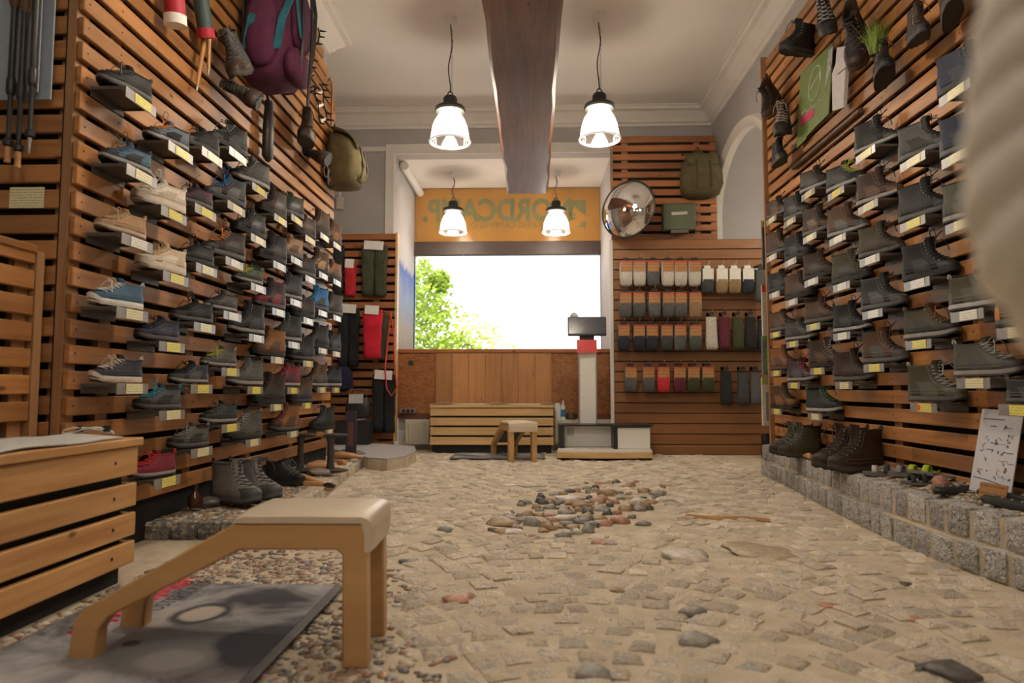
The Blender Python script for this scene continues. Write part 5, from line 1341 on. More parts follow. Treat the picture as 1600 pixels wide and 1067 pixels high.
garment('trousers', 'olive green hiking trousers with white card, top right of the garment panel', 564, 606, 384, 462, (0.05, 0.055, 0.028), 0.0)
garment('red_garment', 'red folded garment with white card beside the olive trousers', 538, 557, 412, 462, (0.45, 0.015, 0.03), 0.0, 1, cat='garment')
garment('trousers', 'dark grey trousers hanging at the left edge of the garment panel', 520, 537, 384, 460, (0.02, 0.02, 0.024), 0.0, 1, False)
garment('trousers', 'black hanging trousers left of the red shorts', 528, 562, 482, 572, (0.012, 0.012, 0.016), 0.0)
garment('shorts', 'bright red hanging shorts with white card', 567, 597, 484, 560, (0.52, 0.01, 0.03), 0.09, 1, cat='shorts')
garment('trousers', 'olive trousers half hidden behind the red shorts', 590, 606, 492, 562, (0.05, 0.055, 0.028), 0.0, 1, False)
garment('trousers', 'long black trousers with white card at the bottom of the panel', 581, 619, 585, 676, (0.012, 0.012, 0.014), 0.04)
p = at(535, 592, YG - 0.12); o = thing('cap', 'navy knitted cap hanging low beside the black box', 'cap', p)
MB().ell((0, 0, 0), (0.11, 0.06, 0.13), 16, 10, sq=0.9).build('crown', plain((0.012, 0.014, 0.05), 0.95, name='navy_knit', bmp=0.4), o, smooth=170)
MB().lathe([(0.112, -0.1), (0.118, -0.1), (0.118, -0.06), (0.112, -0.06)], 18).xf(Matrix.Diagonal((1, 0.55, 1, 1))).build('brim', plain((0.012, 0.012, 0.04), 0.95, name='navy_rib'), o, smooth=60)
# grey curved step
st_ = thing('curved_step', 'low curved grey-topped step in front of the garments', 'step')
top = [fl(508, 697, 0.1), fl(540, 706, 0.1), fl(575, 714, 0.1), fl(605, 716, 0.1), fl(632, 712, 0.1), fl(650, 704, 0.1), fl(648, 696, 0.1), fl(600, 688, 0.1), fl(508, 686, 0.1)]
top = [Vector((max(p_.x, -1.95), min(p_.y, 6.72), 0)) for p_ in top]
MB().prism(top, (0, 0, 0.085)).build('step_body', M['sand'], st_)
MB().prism([p_ + Vector((0, 0, 0.085)) for p_ in top], (0, 0, 0.012)).build('grey_top', plain((0.38, 0.37, 0.38), 0.9, name='grey_carpet', bmp=0.3, scale=100), st_)
bx0, bx1 = at(527, 660, 6.6).x, at(579, 660, 6.6).x
ob = thing('black_box', 'black product box standing on the curved step', 'box', ((bx0 + bx1) / 2, 6.62, 0.098))
MB().bx(-(bx1 - bx0) / 2, (bx1 - bx0) / 2, -0.09, 0.09, 0, 0.23).build('carton', M['blackp'], ob, bevel=0.004)
MB().bx(-0.06, 0.04, -0.0915, -0.09, 0.08, 0.1).build('printed_band', plain((0.12, 0.12, 0.12), 0.5, name='grey_print'), ob)
MB().box((0.05, -0.03, 0.236), (0.14, 0.1, 0.008), ry(R(-6))).build('tray', plain((0.35, 0.35, 0.36), 0.4, name='grey_tray'), ob)
o2 = thing('black_bag', 'black shoulder bag standing on the black box', 'bag', ((bx0 + bx1) / 2 + 0.03, 6.64, 0.345))
MB().loft([[Vector((w * sgn(math.cos(q), .5), d * sgn(math.sin(q), .6), z)) for q in [2 * math.pi * j / 20 for j in range(20)]] for w, d, z in ((0.10, 0.05, 0), (0.125, 0.065, 0.03), (0.12, 0.06, 0.14), (0.10, 0.04, 0.2))]).build('body', M['blackp'], o2, smooth=60)
MB().tube([(-0.09, 0, 0.19), (-0.05, 0, 0.27), (0.05, 0, 0.27), (0.09, 0, 0.19)], 0.006, 6).build('handle', M['blackm'], o2)
MB().box((-0.01, -0.055, 0.19), (0.14, 0.003, 0.09), rx(R(-8))).build('hang_card', plain((0.45, 0.45, 0.47), 0.7, name='grey_card', bmp=0), o2)
# red cord
p0 = at(611, 490, YG - 0.17)
o = MB().tube([p0 + Vector((0.012 * math.sin(a * 3), 0, 0.0)) + Vector((x, 0, z)) for a, x, z in [(0, 0, 0.02), (1, -0.03, -0.25), (2, -0.05, -0.55), (3, -0.04, -0.75), (4, 0.02, -0.82), (5, 0.06, -0.74), (6, 0.05, -0.5), (7, 0.02, -0.2), (8, 0.0, 0.02)]], 0.008, 6, loop=True).build('climbing_cord', plain((0.6, 0.06, 0.04), 0.8, name='red_cord'), smooth=60)
tag(o, 'looped red cord hanging on the edge of the garment panel', 'cord')
p = at(531, 318, YB - 0.02); o = thing('wall_switch', 'pale light switch box on the grey back wall', 'switch', p)
MB().box((0, 0, 0), (0.075, 0.035, 0.13)).build('box', plain((0.55, 0.5, 0.4), 0.5, name='aged_plastic'), o, bevel=0.006)
MB().bx(-0.008, 0.008, -0.005, 0.012, 0.065, 0.8).build('conduit', M['trim'], o)
# window sill bits
for px, lab, r in ((752, 'white round light on the window sill', 0.045), ):
    p = at(730, 545, YW - 0.2); o = thing('sill_lamp', 'round grey headlamp on the window sill', 'lamp', (p.x, YW - 0.2, cz))
    MB().lathe([(0, 0), (0.06, 0), (0.06, 0.01), (0, 0.012)], 16).build('base', M['blackp'], o, smooth=40)
    MB().tube([(0.055 * math.cos(q), 0, 0.06 + 0.055 * math.sin(q)) for q in [2 * math.pi * k / 20 for k in range(20)]], 0.008, 6, loop=True).build('ring', plain((0.3, 0.32, 0.35), 0.3, name='grey_ring'), o, smooth=60)
p = at(812, 545, YW - 0.2); o = thing('sill_clamp', 'small black clamp on the window sill', 'clamp', (p.x, YW - 0.2, cz))
MB().bx(-0.05, 0.05, -0.02, 0.02, 0, 0.035).build('foot', M['blackp'], o, bevel=0.004); MB().bx(-0.04, 0.045, -0.012, 0.012, 0.036, 0.06).build('jaw', M['blackp'], o, bevel=0.004)

# ================================================================= HANGING THINGS, LEFT WALL
def hl(px, py, d=0.1): return ax(px, py, XL + d)
def hr(px, py, d=0.1): return ax(px, py, XR - d)
def old_boot(label, loc, rot, up, acc, lace='dbrown', kind='boot', sc=1.0, style=0, group=None):
    """boot hung up: placed by its middle"""
    from mathutils import Euler
    e = Euler(rot).to_matrix()
    base = Vector(loc) - e @ Vector((0, 0, 0.08 * sc))
    return shoe('old_boot', label, 'boot', kind, base, rot, up, acc, 'black', acc, lace, style, sc, group, True, False)
# backpack
p = hl(424, 135, 0.13)
bp = thing('backpack', 'purple backpack with teal trim hanging high on the left wall', 'backpack', (XL + 0.012, p.y, p.z), (0, 0, R(90)), None, 1.12)
pur, tl_, blk = plain((0.075, 0.009, 0.038), 0.85, var=0.2, scale=20, bmp=0.3, name='purple_nylon'), plain((0.012, 0.11, 0.15), 0.85, var=0.2, scale=20, bmp=0.3, name='teal_nylon'), M['blackp']
rings = []
for w, d, z in ((0.10, 0.06, 0.0), (0.15, 0.10, 0.03), (0.165, 0.115, 0.12), (0.17, 0.12, 0.3), (0.165, 0.11, 0.5), (0.14, 0.09, 0.6), (0.1, 0.06, 0.64)):
    rings.append([Vector((w * sgn(math.cos(q), .6), -d * 1.02 + d * sgn(math.sin(q), .6), z)) for q in [2 * math.pi * j / 24 for j in range(24)]])
MB().loft(rings).build('main_bag', pur, bp, smooth=170)
for s in (-1, 1): MB().ell((s * 0.17, -0.12, 0.2), (0.05, 0.085, 0.17), 14, 10, sq=0.8).build('side_pocket', pur, bp, smooth=170)
MB().ell((0, -0.25, 0.33), (0.11, 0.035, 0.16), 16, 10, sq=0.75).build('front_pocket', pur, bp, smooth=170)
MB().ell((0, -0.235, 0.09), (0.13, 0.05, 0.085), 16, 10, sq=0.8).build('bottom_pocket', pur, bp, smooth=170)
for s in (-1, 1):
    rings = [[Vector((s * (0.085 + 0.02 * math.sin(k / 6 * 3.1)) + a, -0.288 + 0.004 * k, 0.2 + 0.26 * k / 6)) for a in (-0.018, 0.018)] for k in range(7)]
    o = MB().loft(rings, closed=False).build('teal_stripe', tl_, bp); o.modifiers.new('solid', 'SOLIDIFY').thickness = 0.006
for yy in (-0.05, -0.2):
    o = MB().loft([[Vector((-0.222 + 0.03 * abs(k - 3) / 3, yy + a - 0.012 * k, 0.1 + 0.045 * k)) for a in (-0.018, 0.018)] for k in range(7)], closed=False).build('teal_stripe', tl_, bp); o.modifiers.new('solid', 'SOLIDIFY').thickness = 0.006
MB().tube([(-0.176, -0.03, 0.06), (-0.178, -0.03, 0.3), (-0.17, -0.03, 0.52), (-0.15, -0.12, 0.56)], 0.005, 5).build('zip', blk, bp)
MB().ell((0, -0.13, 0.6), (0.17, 0.15, 0.065), 18, 8, sq=0.8).build('lid', tl_, bp, smooth=170)
for s in (-0.1, 0.1): MB().tube([(s, -0.27, 0.6), (s * 0.95, -0.295, 0.42), (s * 0.8, -0.29, 0.2), (s * 0.6, -0.27, 0.05)], 0.009, 4).build('strap', blk, bp)
MB().tube([(0, -0.3, 0.5), (0.004, -0.31, 0.3), (0, -0.3, 0.02), (0.01, -0.29, -0.1)], 0.008, 4).build('strap', blk, bp)
# old boots pair
old_boot('worn grey leather boot hanging left of the purple backpack', hl(368, 92, 0.12), (R(20), R(35), R(-80)), 'grey', 'dbrown', 'dbrown', 'boot', 1.05)
old_boot('worn dark boot showing its sole below the purple backpack', hl(385, 150, 0.17), (R(70), R(25), R(-70)), 'coal', 'dbrown', 'dbrown', 'boot', 0.95)
# red bottle, walking sticks
def roll(label, px, y0, y1, c, capc, r):
    a, b_ = hl(px[0], y0, 0.07), hl(px[1], y1, 0.07)
    t = thing('hanging_roll', label, 'roll', b_)
    d = a - b_
    MB().tube([Vector(), d * 0.5, d], r, 14).build('sleeve', c, t, smooth=60)
    MB().tube([-d.normalized() * 0.012, d.normalized() * 0.03], r * 1.12, 14).build('end_cap', capc, t, smooth=50)
    MB().tube([d, d + Vector((-0.05, 0, 0.08))], 0.004, 6).build('cord', M['blackm'], t)
roll('red cylindrical roll with a crumpled white end, top of left wall', (271, 274), -45, 36, plain((0.38, 0.012, 0.03), 0.6, name='red_sleeve'), M['card'], 0.042)
roll('dark green and red roll hanging beside the white-ended roll', (305, 322), -60, 55, plain((0.03, 0.06, 0.06), 0.6, name='green_sleeve'), plain((0.38, 0.012, 0.03), 0.6, name='red_sleeve'), 0.036)
for i, (xa, xb, y1, lab) in enumerate(((322, 307, 143, 'longer'), (327, 326, 118, 'shorter'))):
    a, b_ = hl(xa, 45, 0.05), hl(xb, y1, 0.05)
    t = thing('walking_stick', '%s wooden walking stick with metal tip on the left wall' % lab, 'walking stick', b_, group='walking sticks')
    d = a - b_
    MB().tube([d.normalized() * 0.03, d * 0.5, d], [0.008, 0.01, 0.011], 8).build('shaft', M['stick'], t, smooth=60)
    MB().tube([Vector(), d.normalized() * 0.035], [0.003, 0.007], 8).build('tip', M['steel'], t, smooth=60)
# dark sheath and straps below backpack
p = hl(418, 252, 0.05); t = thing('leather_sheath', 'long black leather sheath hanging below the purple backpack', 'sheath', p)
MB().loft([[Vector((d * math.cos(q) , w * math.sin(q), z)) for q in [2 * math.pi * j / 14 for j in range(14)]] for w, d, z in ((0.02, 0.012, 0), (0.05, 0.03, 0.03), (0.045, 0.03, 0.18), (0.035, 0.022, 0.36))]).build('case', plain((0.018, 0.014, 0.012), 0.5, name='black_leather', bmp=0.3), t, smooth=170)
MB().tube([(0, 0, 0.35), (-0.02, 0.01, 0.42), (-0.035, 0, 0.5)], 0.008, 5).build('strap', plain((0.04, 0.02, 0.012), 0.6, name='brown_strap'), t)
old_boot('old brown leather boot hanging between the sheath and the rucksack', hl(478, 205, 0.12), (R(0), R(8), R(-75)), 'dbrown', 'dbrown', 'dbrown', 'boot', 1.12)
old_boot('old boot with dark sole outward under the brown boot', hl(498, 245, 0.10), (R(75), R(20), R(-80)), 'black', 'dbrown', 'dbrown', 'boot', 1.0)
p = hl(540, 275, 0.02); p.x = XL + 0.03
rucksack('faded olive canvas rucksack hanging at the far end of the left wall', (XL + 0.01, 5.28, ax(540, 278, XL + 0.2).z), (0, 0, R(90)), 1.08, (0.12, 0.095, 0.04), (0.07, 0.05, 0.03))
def crampon(label, px, py, rot):
    t = thing('crampon', label, 'crampon', hl(px, py, 0.05), rot, 'steel crampons', 1.0)
    bm_ = M['blackm']
    for s in (-1, 1):
        MB().tube([(s * 0.03, 0.02, -0.13), (s * 0.045, 0.02, -0.08), (s * 0.035, 0.02, -0.03), (s * 0.03, 0.02, 0.02), (s * 0.05, 0.02, 0.07), (s * 0.045, 0.02, 0.12), (s * 0.02, 0.02, 0.15)], 0.007, 4).build('side_rail', bm_, t)
        for z in (-0.12, -0.07, 0.05, 0.1, 0.14): MB().tube([(s * 0.045, 0.02, z), (s * 0.05, -0.025, z), (s * 0.05, -0.04, z)], [0.008, 0.005, 0.001], 4).build('spike', bm_, t)
    for z in (-0.11, 0.0, 0.09): MB().box((0, 0.02, z), (0.08, 0.005, 0.02)).build('cross_bar', M['steel'], t)
crampon('black crampon nearest the purple backpack', 488, 75, (R(20), 0, R(60)))
crampon('black crampon in the middle of the hanging gear', 478, 120, (R(-30), R(20), R(60)))
crampon('black crampon with steel plates above the olive rucksack', 505, 165, (R(20), R(-35), R(60)))
p = hl(519, 150, 0.03); t = thing('walking_cane', 'brown walking cane with bent handle at the far end of left wall', 'walking stick', p)
MB().tube([(0, 0, -0.5), (0, 0, 0.06), (0, -0.015, 0.1), (0, -0.06, 0.115), (0, -0.09, 0.09)], 0.011, 8).build('shaft', M['stick'], t, smooth=60)
p = hl(512, 270, 0.04)
for i in range(5):
    q = p + Vector((0.015 * (i % 2), 0.03 * i - 0.04, -0.02 * (i % 3)))
    t = thing('carabiner', 'steel carabiner, %s from the near side of the bunch below the olive rucksack' % ORD[i + 1], 'carabiner', q, (0, 0, R(60 + 20 * i)), 'bunch of carabiners')
    MB().tube([(0.022 * math.cos(a), 0, 0.045 * math.sin(a)) for a in [2 * math.pi * k / 14 for k in range(14)]], 0.005, 6, loop=True).build('ring', M['steel'], t, smooth=60)
    MB().tube([(0.023, 0, -0.02), (0.023, 0, 0.02)], 0.007, 6).build('gate', M['steel'], t)
# cross panel: poles and boards
YP = YL0 - 0.034
def board(label, x0, x1, y1, d, c):
    a, b_ = at(x0, -70, YP - d), at(x1, y1, YP - d)
    t = thing('plastic_board', label, 'board', ((a.x + b_.x) / 2, YP - d, b_.z))
    w = b_.x - a.x; h = a.z - b_.z
    MB().bx(-w / 2, w / 2, -0.003, 0.003, 0, h).build('panel', plain(c, 0.25, name='pale_board', bmp=0, var=0.05), t, bevel=0.002)
    MB().tube([(0, 0, h + 0.01), (0, 0.006, h + 0.012)], 0.004, 6).build('peg', M['steel'], t)
board('rear pale blue plastic board behind the trekking poles', -60, 80, 156, 0.0, (0.32, 0.38, 0.46))
board('front greyish plastic board behind the trekking poles', 30, 60, 145, 0.016, (0.36, 0.37, 0.42))
for i, (px, y1, lab, tipc) in enumerate(((11, 254, 'leftmost', 1), (27, 262, 'middle', 1), (45, 240, 'rightmost shorter', 0))):
    b_ = at(px, y1, YP - 0.05); t = thing('trekking_pole', '%s black trekking pole hanging on the slatted end panel' % lab, 'trekking pole', b_, group='trekking poles')
    MB().tube([(0, 0, 0.06), (0, 0, 0.25), (0, 0, 0.26), (0, 0, 0.55)], [0.008, 0.008, 0.011, 0.011], 8).build('shaft', M['blackm'], t, smooth=60)
    MB().lathe([(0.009, 0.055), (0.016, 0.06), (0.017, 0.075), (0.009, 0.085)], 14).build('basket', M['blackp'], t, smooth=40)
    MB().tube([(0, 0, 0), (0, 0, 0.06)], [0.010, 0.009] if tipc else [0.003, 0.008], 8).build('tip', M['last'] if tipc else M['steel'], t, smooth=60)
    MB().lathe([(0.012, 0.24), (0.015, 0.25), (0.015, 0.29), (0.012, 0.3)], 12).build('clamp', M['blackp'], t, smooth=40)
    MB().lathe([(0.012, 0.55), (0.018, 0.57), (0.016, 0.68), (0.02, 0.72), (0.0, 0.73)], 12).build('grip', plain((0.10, 0.05, 0.025), 0.8, name='cork_grip'), t, smooth=40)

# ================================================================= HANGING THINGS, RIGHT WALL
for px, py, rot, up, acc, lace, sc, lab in [
    (1246, 66, (R(-10), R(5), R(-155)), 'black', 'coal', 'black', 1.0, 'black flat-soled old boot at the top far corner of the right wall'),
    (1288, 28, (R(10), R(40), R(-110)), 'black', 'coal', 'silver', 1.05, 'black old boot with shiny hooks at the very top of the right wall'),
    (1201, 158, (R(0), R(55), R(-140)), 'dbrown', 'brown', 'black', 1.0, 'old brown boot hanging by its laces at the far edge'),
    (1222, 192, (R(0), R(20), R(-120)), 'dbrown', 'coal', 'sand', 1.1, 'old brown boot with pale laces beside the green poster'),
    (1216, 242, (R(0), R(5), R(-95)), 'black', 'coal', 'black', 0.85, 'small black old boot lowest in the hanging cluster'),
    (1335, 62, (R(0), R(65), R(-130)), 'black', 'dbrown', 'dbrown', 1.15, 'dark old boot turned downwards beside the planted boot'),
    (1432, 44, (R(0), R(12), R(-105)), 'dbrown', 'coal', 'dbrown', 0.78, 'worn brown mountain boot top right near the rope'),
    (1482, 8, (R(5), R(-5), R(-115)), 'dbrown', 'dbrown', 'dbrown', 0.78, 'worn brown mountain boot highest beside the rope'),
    (1378, 104, (0, 0, R(-110)), 'dbrown', 'black', 'black', 0.92, 'dark old boot planted with green grass')]:
    old_boot(lab, hr(px, py, 0.12), rot, up, acc, lace, 'boot', sc, 0, 'old boots high on the right wall')
p = hr(1378, 74, 0.12)
mb = MB(); rg = random.Random(4)
for k in range(260):
    a = rg.uniform(0, 6.3); r = rg.uniform(0, 0.035); ln = rg.uniform(0.09, 0.15); le = rg.uniform(0.1, 0.6)
    b0 = Vector((r * math.cos(a), r * math.sin(a), -0.03)); tip = b0 + Vector((math.cos(a) * ln * le, math.sin(a) * ln * le, ln)); mid = b0 + Vector((math.cos(a) * ln * le * 0.3, math.sin(a) * ln * le * 0.3, ln * 0.6))
    s = Vector((-math.sin(a), math.cos(a), 0)) * 0.0022
    mb.add([b0 - s, b0 + s, mid + s, mid - s, tip], [(0, 1, 2, 3), (3, 2, 4)])
o = mb.build('grass_tuft', plain((0.16, 0.24, 0.03), 0.7, var=0.3, scale=60, name='grass')); o.location = p + Vector((-0.01, 0.03, 0.01))
tag(o, 'tuft of green grass growing out of the old boot', 'grass', kind='stuff')
# green poster and white last board
def wallpoly(pts, d, th, name, mat, parent):
    vs = [ax(a, b_, XR - d) for a, b_ in pts]
    return MB().prism(vs, (-th, 0, 0)).build(name, mat, parent)
gp = thing('poster_board', 'green poster board with white sketch and pink block on the right wall', 'poster')
wallpoly([(1252, 115), (1303, 66), (1296, 178), (1262, 212), (1260, 218), (1246, 232)], 0.03, 0.006, 'board', plain((0.12, 0.17, 0.035), 0.6, name='green_print'), gp)
wh = plain((0.6, 0.6, 0.55), 0.7, name='white_ink', bmp=0)
c_ = [(1273 + 9 * math.cos(a) + 3 * math.sin(a), 130 - 27 * math.sin(a) - 6 * math.cos(a)) for a in [2 * math.pi * k / 20 for k in range(20)]]
MB().tube([ax(a, b_, XR - 0.038) for a, b_ in c_], 0.003, 4, loop=True).tube([ax(a, b_, XR - 0.038) for a, b_ in ((1266, 140), (1276, 122), (1282, 110), (1281, 124))], 0.004, 4).build('white_sketch', wh, gp)
MB().tube([ax(a, b_, XR - 0.038) for a, b_ in ((1252, 178), (1258, 172), (1262, 174), (1268, 166), (1273, 168), (1280, 158), (1286, 156))], 0.0035, 4).build('white_script', wh, gp)
wallpoly([(1252, 184), (1272, 168), (1271, 182), (1252, 197)], 0.0365, 0.002, 'pink_block', plain((0.5, 0.02, 0.1), 0.6, name='pink_print'), gp)
wallpoly([(1295, 80), (1302, 72), (1300, 100), (1290, 140), (1292, 110)], 0.0365, 0.002, 'photo_print', plain((0.35, 0.36, 0.36), 0.6, var=0.5, scale=40, name='photo_grey'), gp)
lb = thing('last_board', 'white shoe-last shaped board hanging beside the green poster', 'board')
wallpoly([(1313, 74), (1329, 72), (1327, 103), (1323, 168), (1306, 173), (1305, 116), (1311, 100)], 0.05, 0.02, 'board', plain((0.55, 0.52, 0.52), 0.6, name='whitewashed_wood'), lb)
MB().tube([ax(a, b_, XR - 0.072) for a, b_ in ((1320, 66), (1323, 90), (1326, 104))], 0.004, 5).build('cord', M['blackm'], lb)
MB().tube([ax(1309, 116, XR - 0.071), ax(1321, 106, XR - 0.071)], 0.0025, 4).build('handwriting', M['blackm'], lb)
a, b_ = hr(1240, 262, 0.02), hr(1345, 172, 0.02)
o = MB().tube([a, (a + b_) / 2, b_], 0.017, 10).build('wooden_staff', plain((0.10, 0.045, 0.022), 0.5, var=0.2, scale=10, name='dark_staff'), smooth=60)
tag(o, 'long dark wooden staff lying along the right wall slats', 'staff')
# insole packages at the far edge of the right wall
for i, (y0, y1, c, lab) in enumerate(((345, 420, (0.08, 0.08, 0.08), 'black insole package with yellow arrow'), (445, 530, (0.55, 0.5, 0.42), 'white insole package with red top'), (525, 585, (0.16, 0.18, 0.17), 'grey insole package with green stripe'), (590, 665, (0.58, 0.54, 0.44), 'cream insole package with striped print'))):
    Y = YR1 + 0.07; a, b_ = at(1193, y0, Y), at(1207, y1, Y)
    t = thing('insole_package', lab + ' on the far edge of the right wall', 'package', ((a.x + b_.x) / 2, Y, b_.z), (0, 0, R(8)), 'insole packages')
    w, h = 0.1, a.z - b_.z
    MB().bx(-w / 2, w / 2, -0.008, 0.008, 0, h).build('pack', plain(c, 0.4, name='pack_print', bmp=0), t, bevel=0.003)
    MB().bx(-w / 2, w / 2, -0.0095, -0.008, h * 0.86, h).build('header', plain([(0.5, 0.4, 0.03), (0.55, 0.06, 0.03), (0.15, 0.3, 0.05), (0.3, 0.35, 0.1)][i], 0.5, name='pack_header', bmp=0), t)
    MB().bx(-0.02, 0.02, -0.0095, -0.008, h * 0.1, h * 0.7).build('printed_insole', plain([(0.5, 0.4, 0.03), (0.3, 0.3, 0.3), (0.1, 0.4, 0.06), (0.25, 0.26, 0.25)][i], 0.5, name='insole_print', bmp=0), t)

# ================================================================= THINGS ON THE RIGHT PLATFORM
ZP = 0.226
def pair(label, px, py, z, gap, ang, up, acc, lace, sc, wall=None, kind='boot'):
    for s, nm in ((-1, 'left'), (1, 'right')):
        p = fl(px, py, z) if not wall else pl(px, py, 0.004); z = p.z if wall else z; a = R(ang)
        nrm = Vector((-math.sin(a), math.cos(a), 0))
        q = p + nrm * s * gap / 2
        shoe('hiking_boot', label % ('nearer' if s < 0 else 'farther'), 'boot', kind, (q.x, q.y, z), (0, 0, a + R(3 * s)), up, acc, 'black', acc, lace, 0, sc, 'pairs of boots on the stone platforms', False, False)
pair('%s olive-brown boot of the far pair on the granite kerb', 1243, 702, ZP, 0.115, 186, 'olive', 'dbrown', 'greyg', 1.0, True)
pair('%s tall dark brown boot of the pair on the granite kerb', 1325, 724, ZP, 0.12, 192, 'dbrown', 'dbrown', 'dbrown', 1.12, True)
def last_(label, loc, rot, sc, z0=0.0, name='shoe_last'):
    t = thing(name, label, 'shoe last', loc, rot, 'wooden shoe lasts', sc)
    rings = []
    for x, w, h in ((-0.11, 0.012, 0.03), (-0.1, 0.026, 0.055), (-0.05, 0.03, 0.06), (0.0, 0.03, 0.055), (0.05, 0.038, 0.042), (0.1, 0.036, 0.03), (0.13, 0.02, 0.018), (0.14, 0.006, 0.01)):
        rings.append([Vector((x, w * math.cos(q), h / 2 + h / 2 * math.sin(q))) for q in [2 * math.pi * j / 14 for j in range(14)]])
    MB().loft(rings).build('block', M['last'], t, smooth=170)
    MB().lathe([(0, 0), (0.009, 0), (0.009, 0.012), (0, 0.012)], 10, (-0.07, 0, 0.052)).build('top_pin', M['steel'], t)
    return t
p = pl(1278, 717); last_('pale wooden shoe last on the granite kerb between the boots', (p.x - 0.085, p.y - 0.06, p.z), (0, 0, R(80)), 0.6)
def sandal(label, px, py, c1, c2, ang, sc=0.9):
    p = pl(px, py, 0.004); t = thing('sandal', label, 'sandal', p, (0, 0, R(ang)), None, sc)
    rr = ring_pts(0.27, 0, 0, 1, 0.045, spring=False)
    MB().loft([rr, [q + Vector((0, 0, 0.022)) for q in rr]]).build('sole', M['lead'], t, smooth=40)
    for x, h in ((0.06, 0.045), (-0.01, 0.055), (-0.09, 0.06)):
        rings = [[Vector((x + a, 0.044 * math.cos(q), 0.02 + h * math.sin(q))) for a in (-0.016, 0.016)] for q in [math.pi * k / 10 for k in range(11)]]
        o_ = MB().loft(rings, closed=False).build('strap', plain(c1 if x < 0.05 else c2, 0.8, name='strap_cloth'), t, smooth=60); o_.modifiers.new('solid', 'SOLIDIFY').thickness = 0.004
    MB().loft([[Vector((-0.135 + 0.02 * math.cos(q) * a, 0.04 * math.sin(q), z)) for z in (0.02, 0.05)] for q in [math.pi / 2 + math.pi * k / 8 for k in range(9)] for a in (1,)], closed=False).build('heel_strap', plain(c1, 0.8, name='strap_cloth'), t, smooth=60)
sandal('black sandal with white lining left of the lime one', 1383, 741, (0.03, 0.035, 0.03), (0.5, 0.48, 0.44), 150, 0.72)
sandal('grey and lime green sandal on the granite kerb', 1424, 738, (0.4, 0.5, 0.04), (0.22, 0.22, 0.25), 130, 0.75)
sandal('black sandal beside the red granite stone', 1440, 756, (0.025, 0.027, 0.03), (0.03, 0.03, 0.03), 170, 0.62)
p = pl(1471, 758); place('stone', STN[2], plain((0.36, 0.18, 0.13), 0.7, var=0.4, scale=6, bmp=0.4, name='red_granite'), plat, (p.x, p.y, p.z + 0.012), (0, 0, 0.4), (0.045, 0.038, 0.05))
# dark soles leaning behind
p = pl(1506, 745); o = MB().loft([ring_pts(0.27, 0, 0, 1, 0.042, spring=False), ring_pts(0.27, 0.012, 0, 1, 0.042, spring=False)]).build('loose_sole', M['lead'], smooth=40)
o.location = (p.x - 0.01, p.y, p.z + 0.006); o.rotation_euler = (R(6), 0, R(100)); tag(o, 'loose black boot sole lying behind the sandals', 'sole')
# printed sheet leaning on the slats
v = [ax(1536, 638, XR - 0.03), ax(1600, 651, XR - 0.03), None, None]
b0 = ax(1514, 741, XR - 0.085); b0.z = ptop(b0.x, b0.y) + 0.004
sh = thing('info_sheet', 'grey-white printed sheet with small drawings leaning on the right slats', 'sheet', b0)
tp_ = ax(1537, 639, XR - 0.004); up_ = tp_ - b0; up_.x = XR - 0.006 - b0.x; e_ = ax(1578, 758, XR - 0.085); al = Vector((0.0, e_.y - b0.y, 0.0))
mb = MB().prism([Vector(), al, al + up_, up_], Vector((-0.003, 0, 0.0008)))
mb.build('paper', plain((0.58, 0.58, 0.63), 0.5, name='sheet_paper', bmp=0, var=0.04), sh)
rg = random.Random(8)
inks = [plain((0.06, 0.06, 0.08), 0.7, name='black_ink', bmp=0), plain((0.28, 0.29, 0.34), 0.7, name='grey_ink', bmp=0), plain((0.45, 0.05, 0.07), 0.7, name='red_ink', bmp=0), plain((0.05, 0.16, 0.45), 0.7, name='blue_ink', bmp=0)]
nrm = Vector((-0.004, 0, 0.0012))
def onsheet(u, w_): return al * u + up_ * w_ + nrm
for k in range(46):
    u, w_ = rg.uniform(0.1, 0.9), rg.uniform(0.18, 0.82)
    pts = [onsheet(u + rg.uniform(-.05, .05), w_ + rg.uniform(-.025, .025)) for _ in range(4)]
    if k % 5 == 0: pts = [onsheet(u + q * 0.05, w_) for q in range(4)]
    MB().tube(pts, 0.0012 if k % 3 else 0.0018, 3).build('drawing', inks[0 if k % 3 == 0 else (1 if k % 7 else (2 if k % 2 else 3))], sh)
MB().tube([onsheet(0.05, 0.17), onsheet(0.4, 0.16), onsheet(0.95, 0.12)], 0.0015, 3).build('drawing', inks[0], sh)
MB().tube([onsheet(0.08, 0.88), onsheet(0.6, 0.88)], 0.0018, 3).build('title_line', inks[0], sh)
p = ax(1551, 758, XR - 0.125); o = thing('kraft_card', 'small brown card leaning at the foot of the printed sheet', 'card', (p.x, p.y, ptop(p.x, p.y) + 0.003), (0, 0, R(-80)))
MB().box((0, 0, 0.032), (0.12, 0.003, 0.06), rx(R(-12))).build('card', M['kraft'], o)
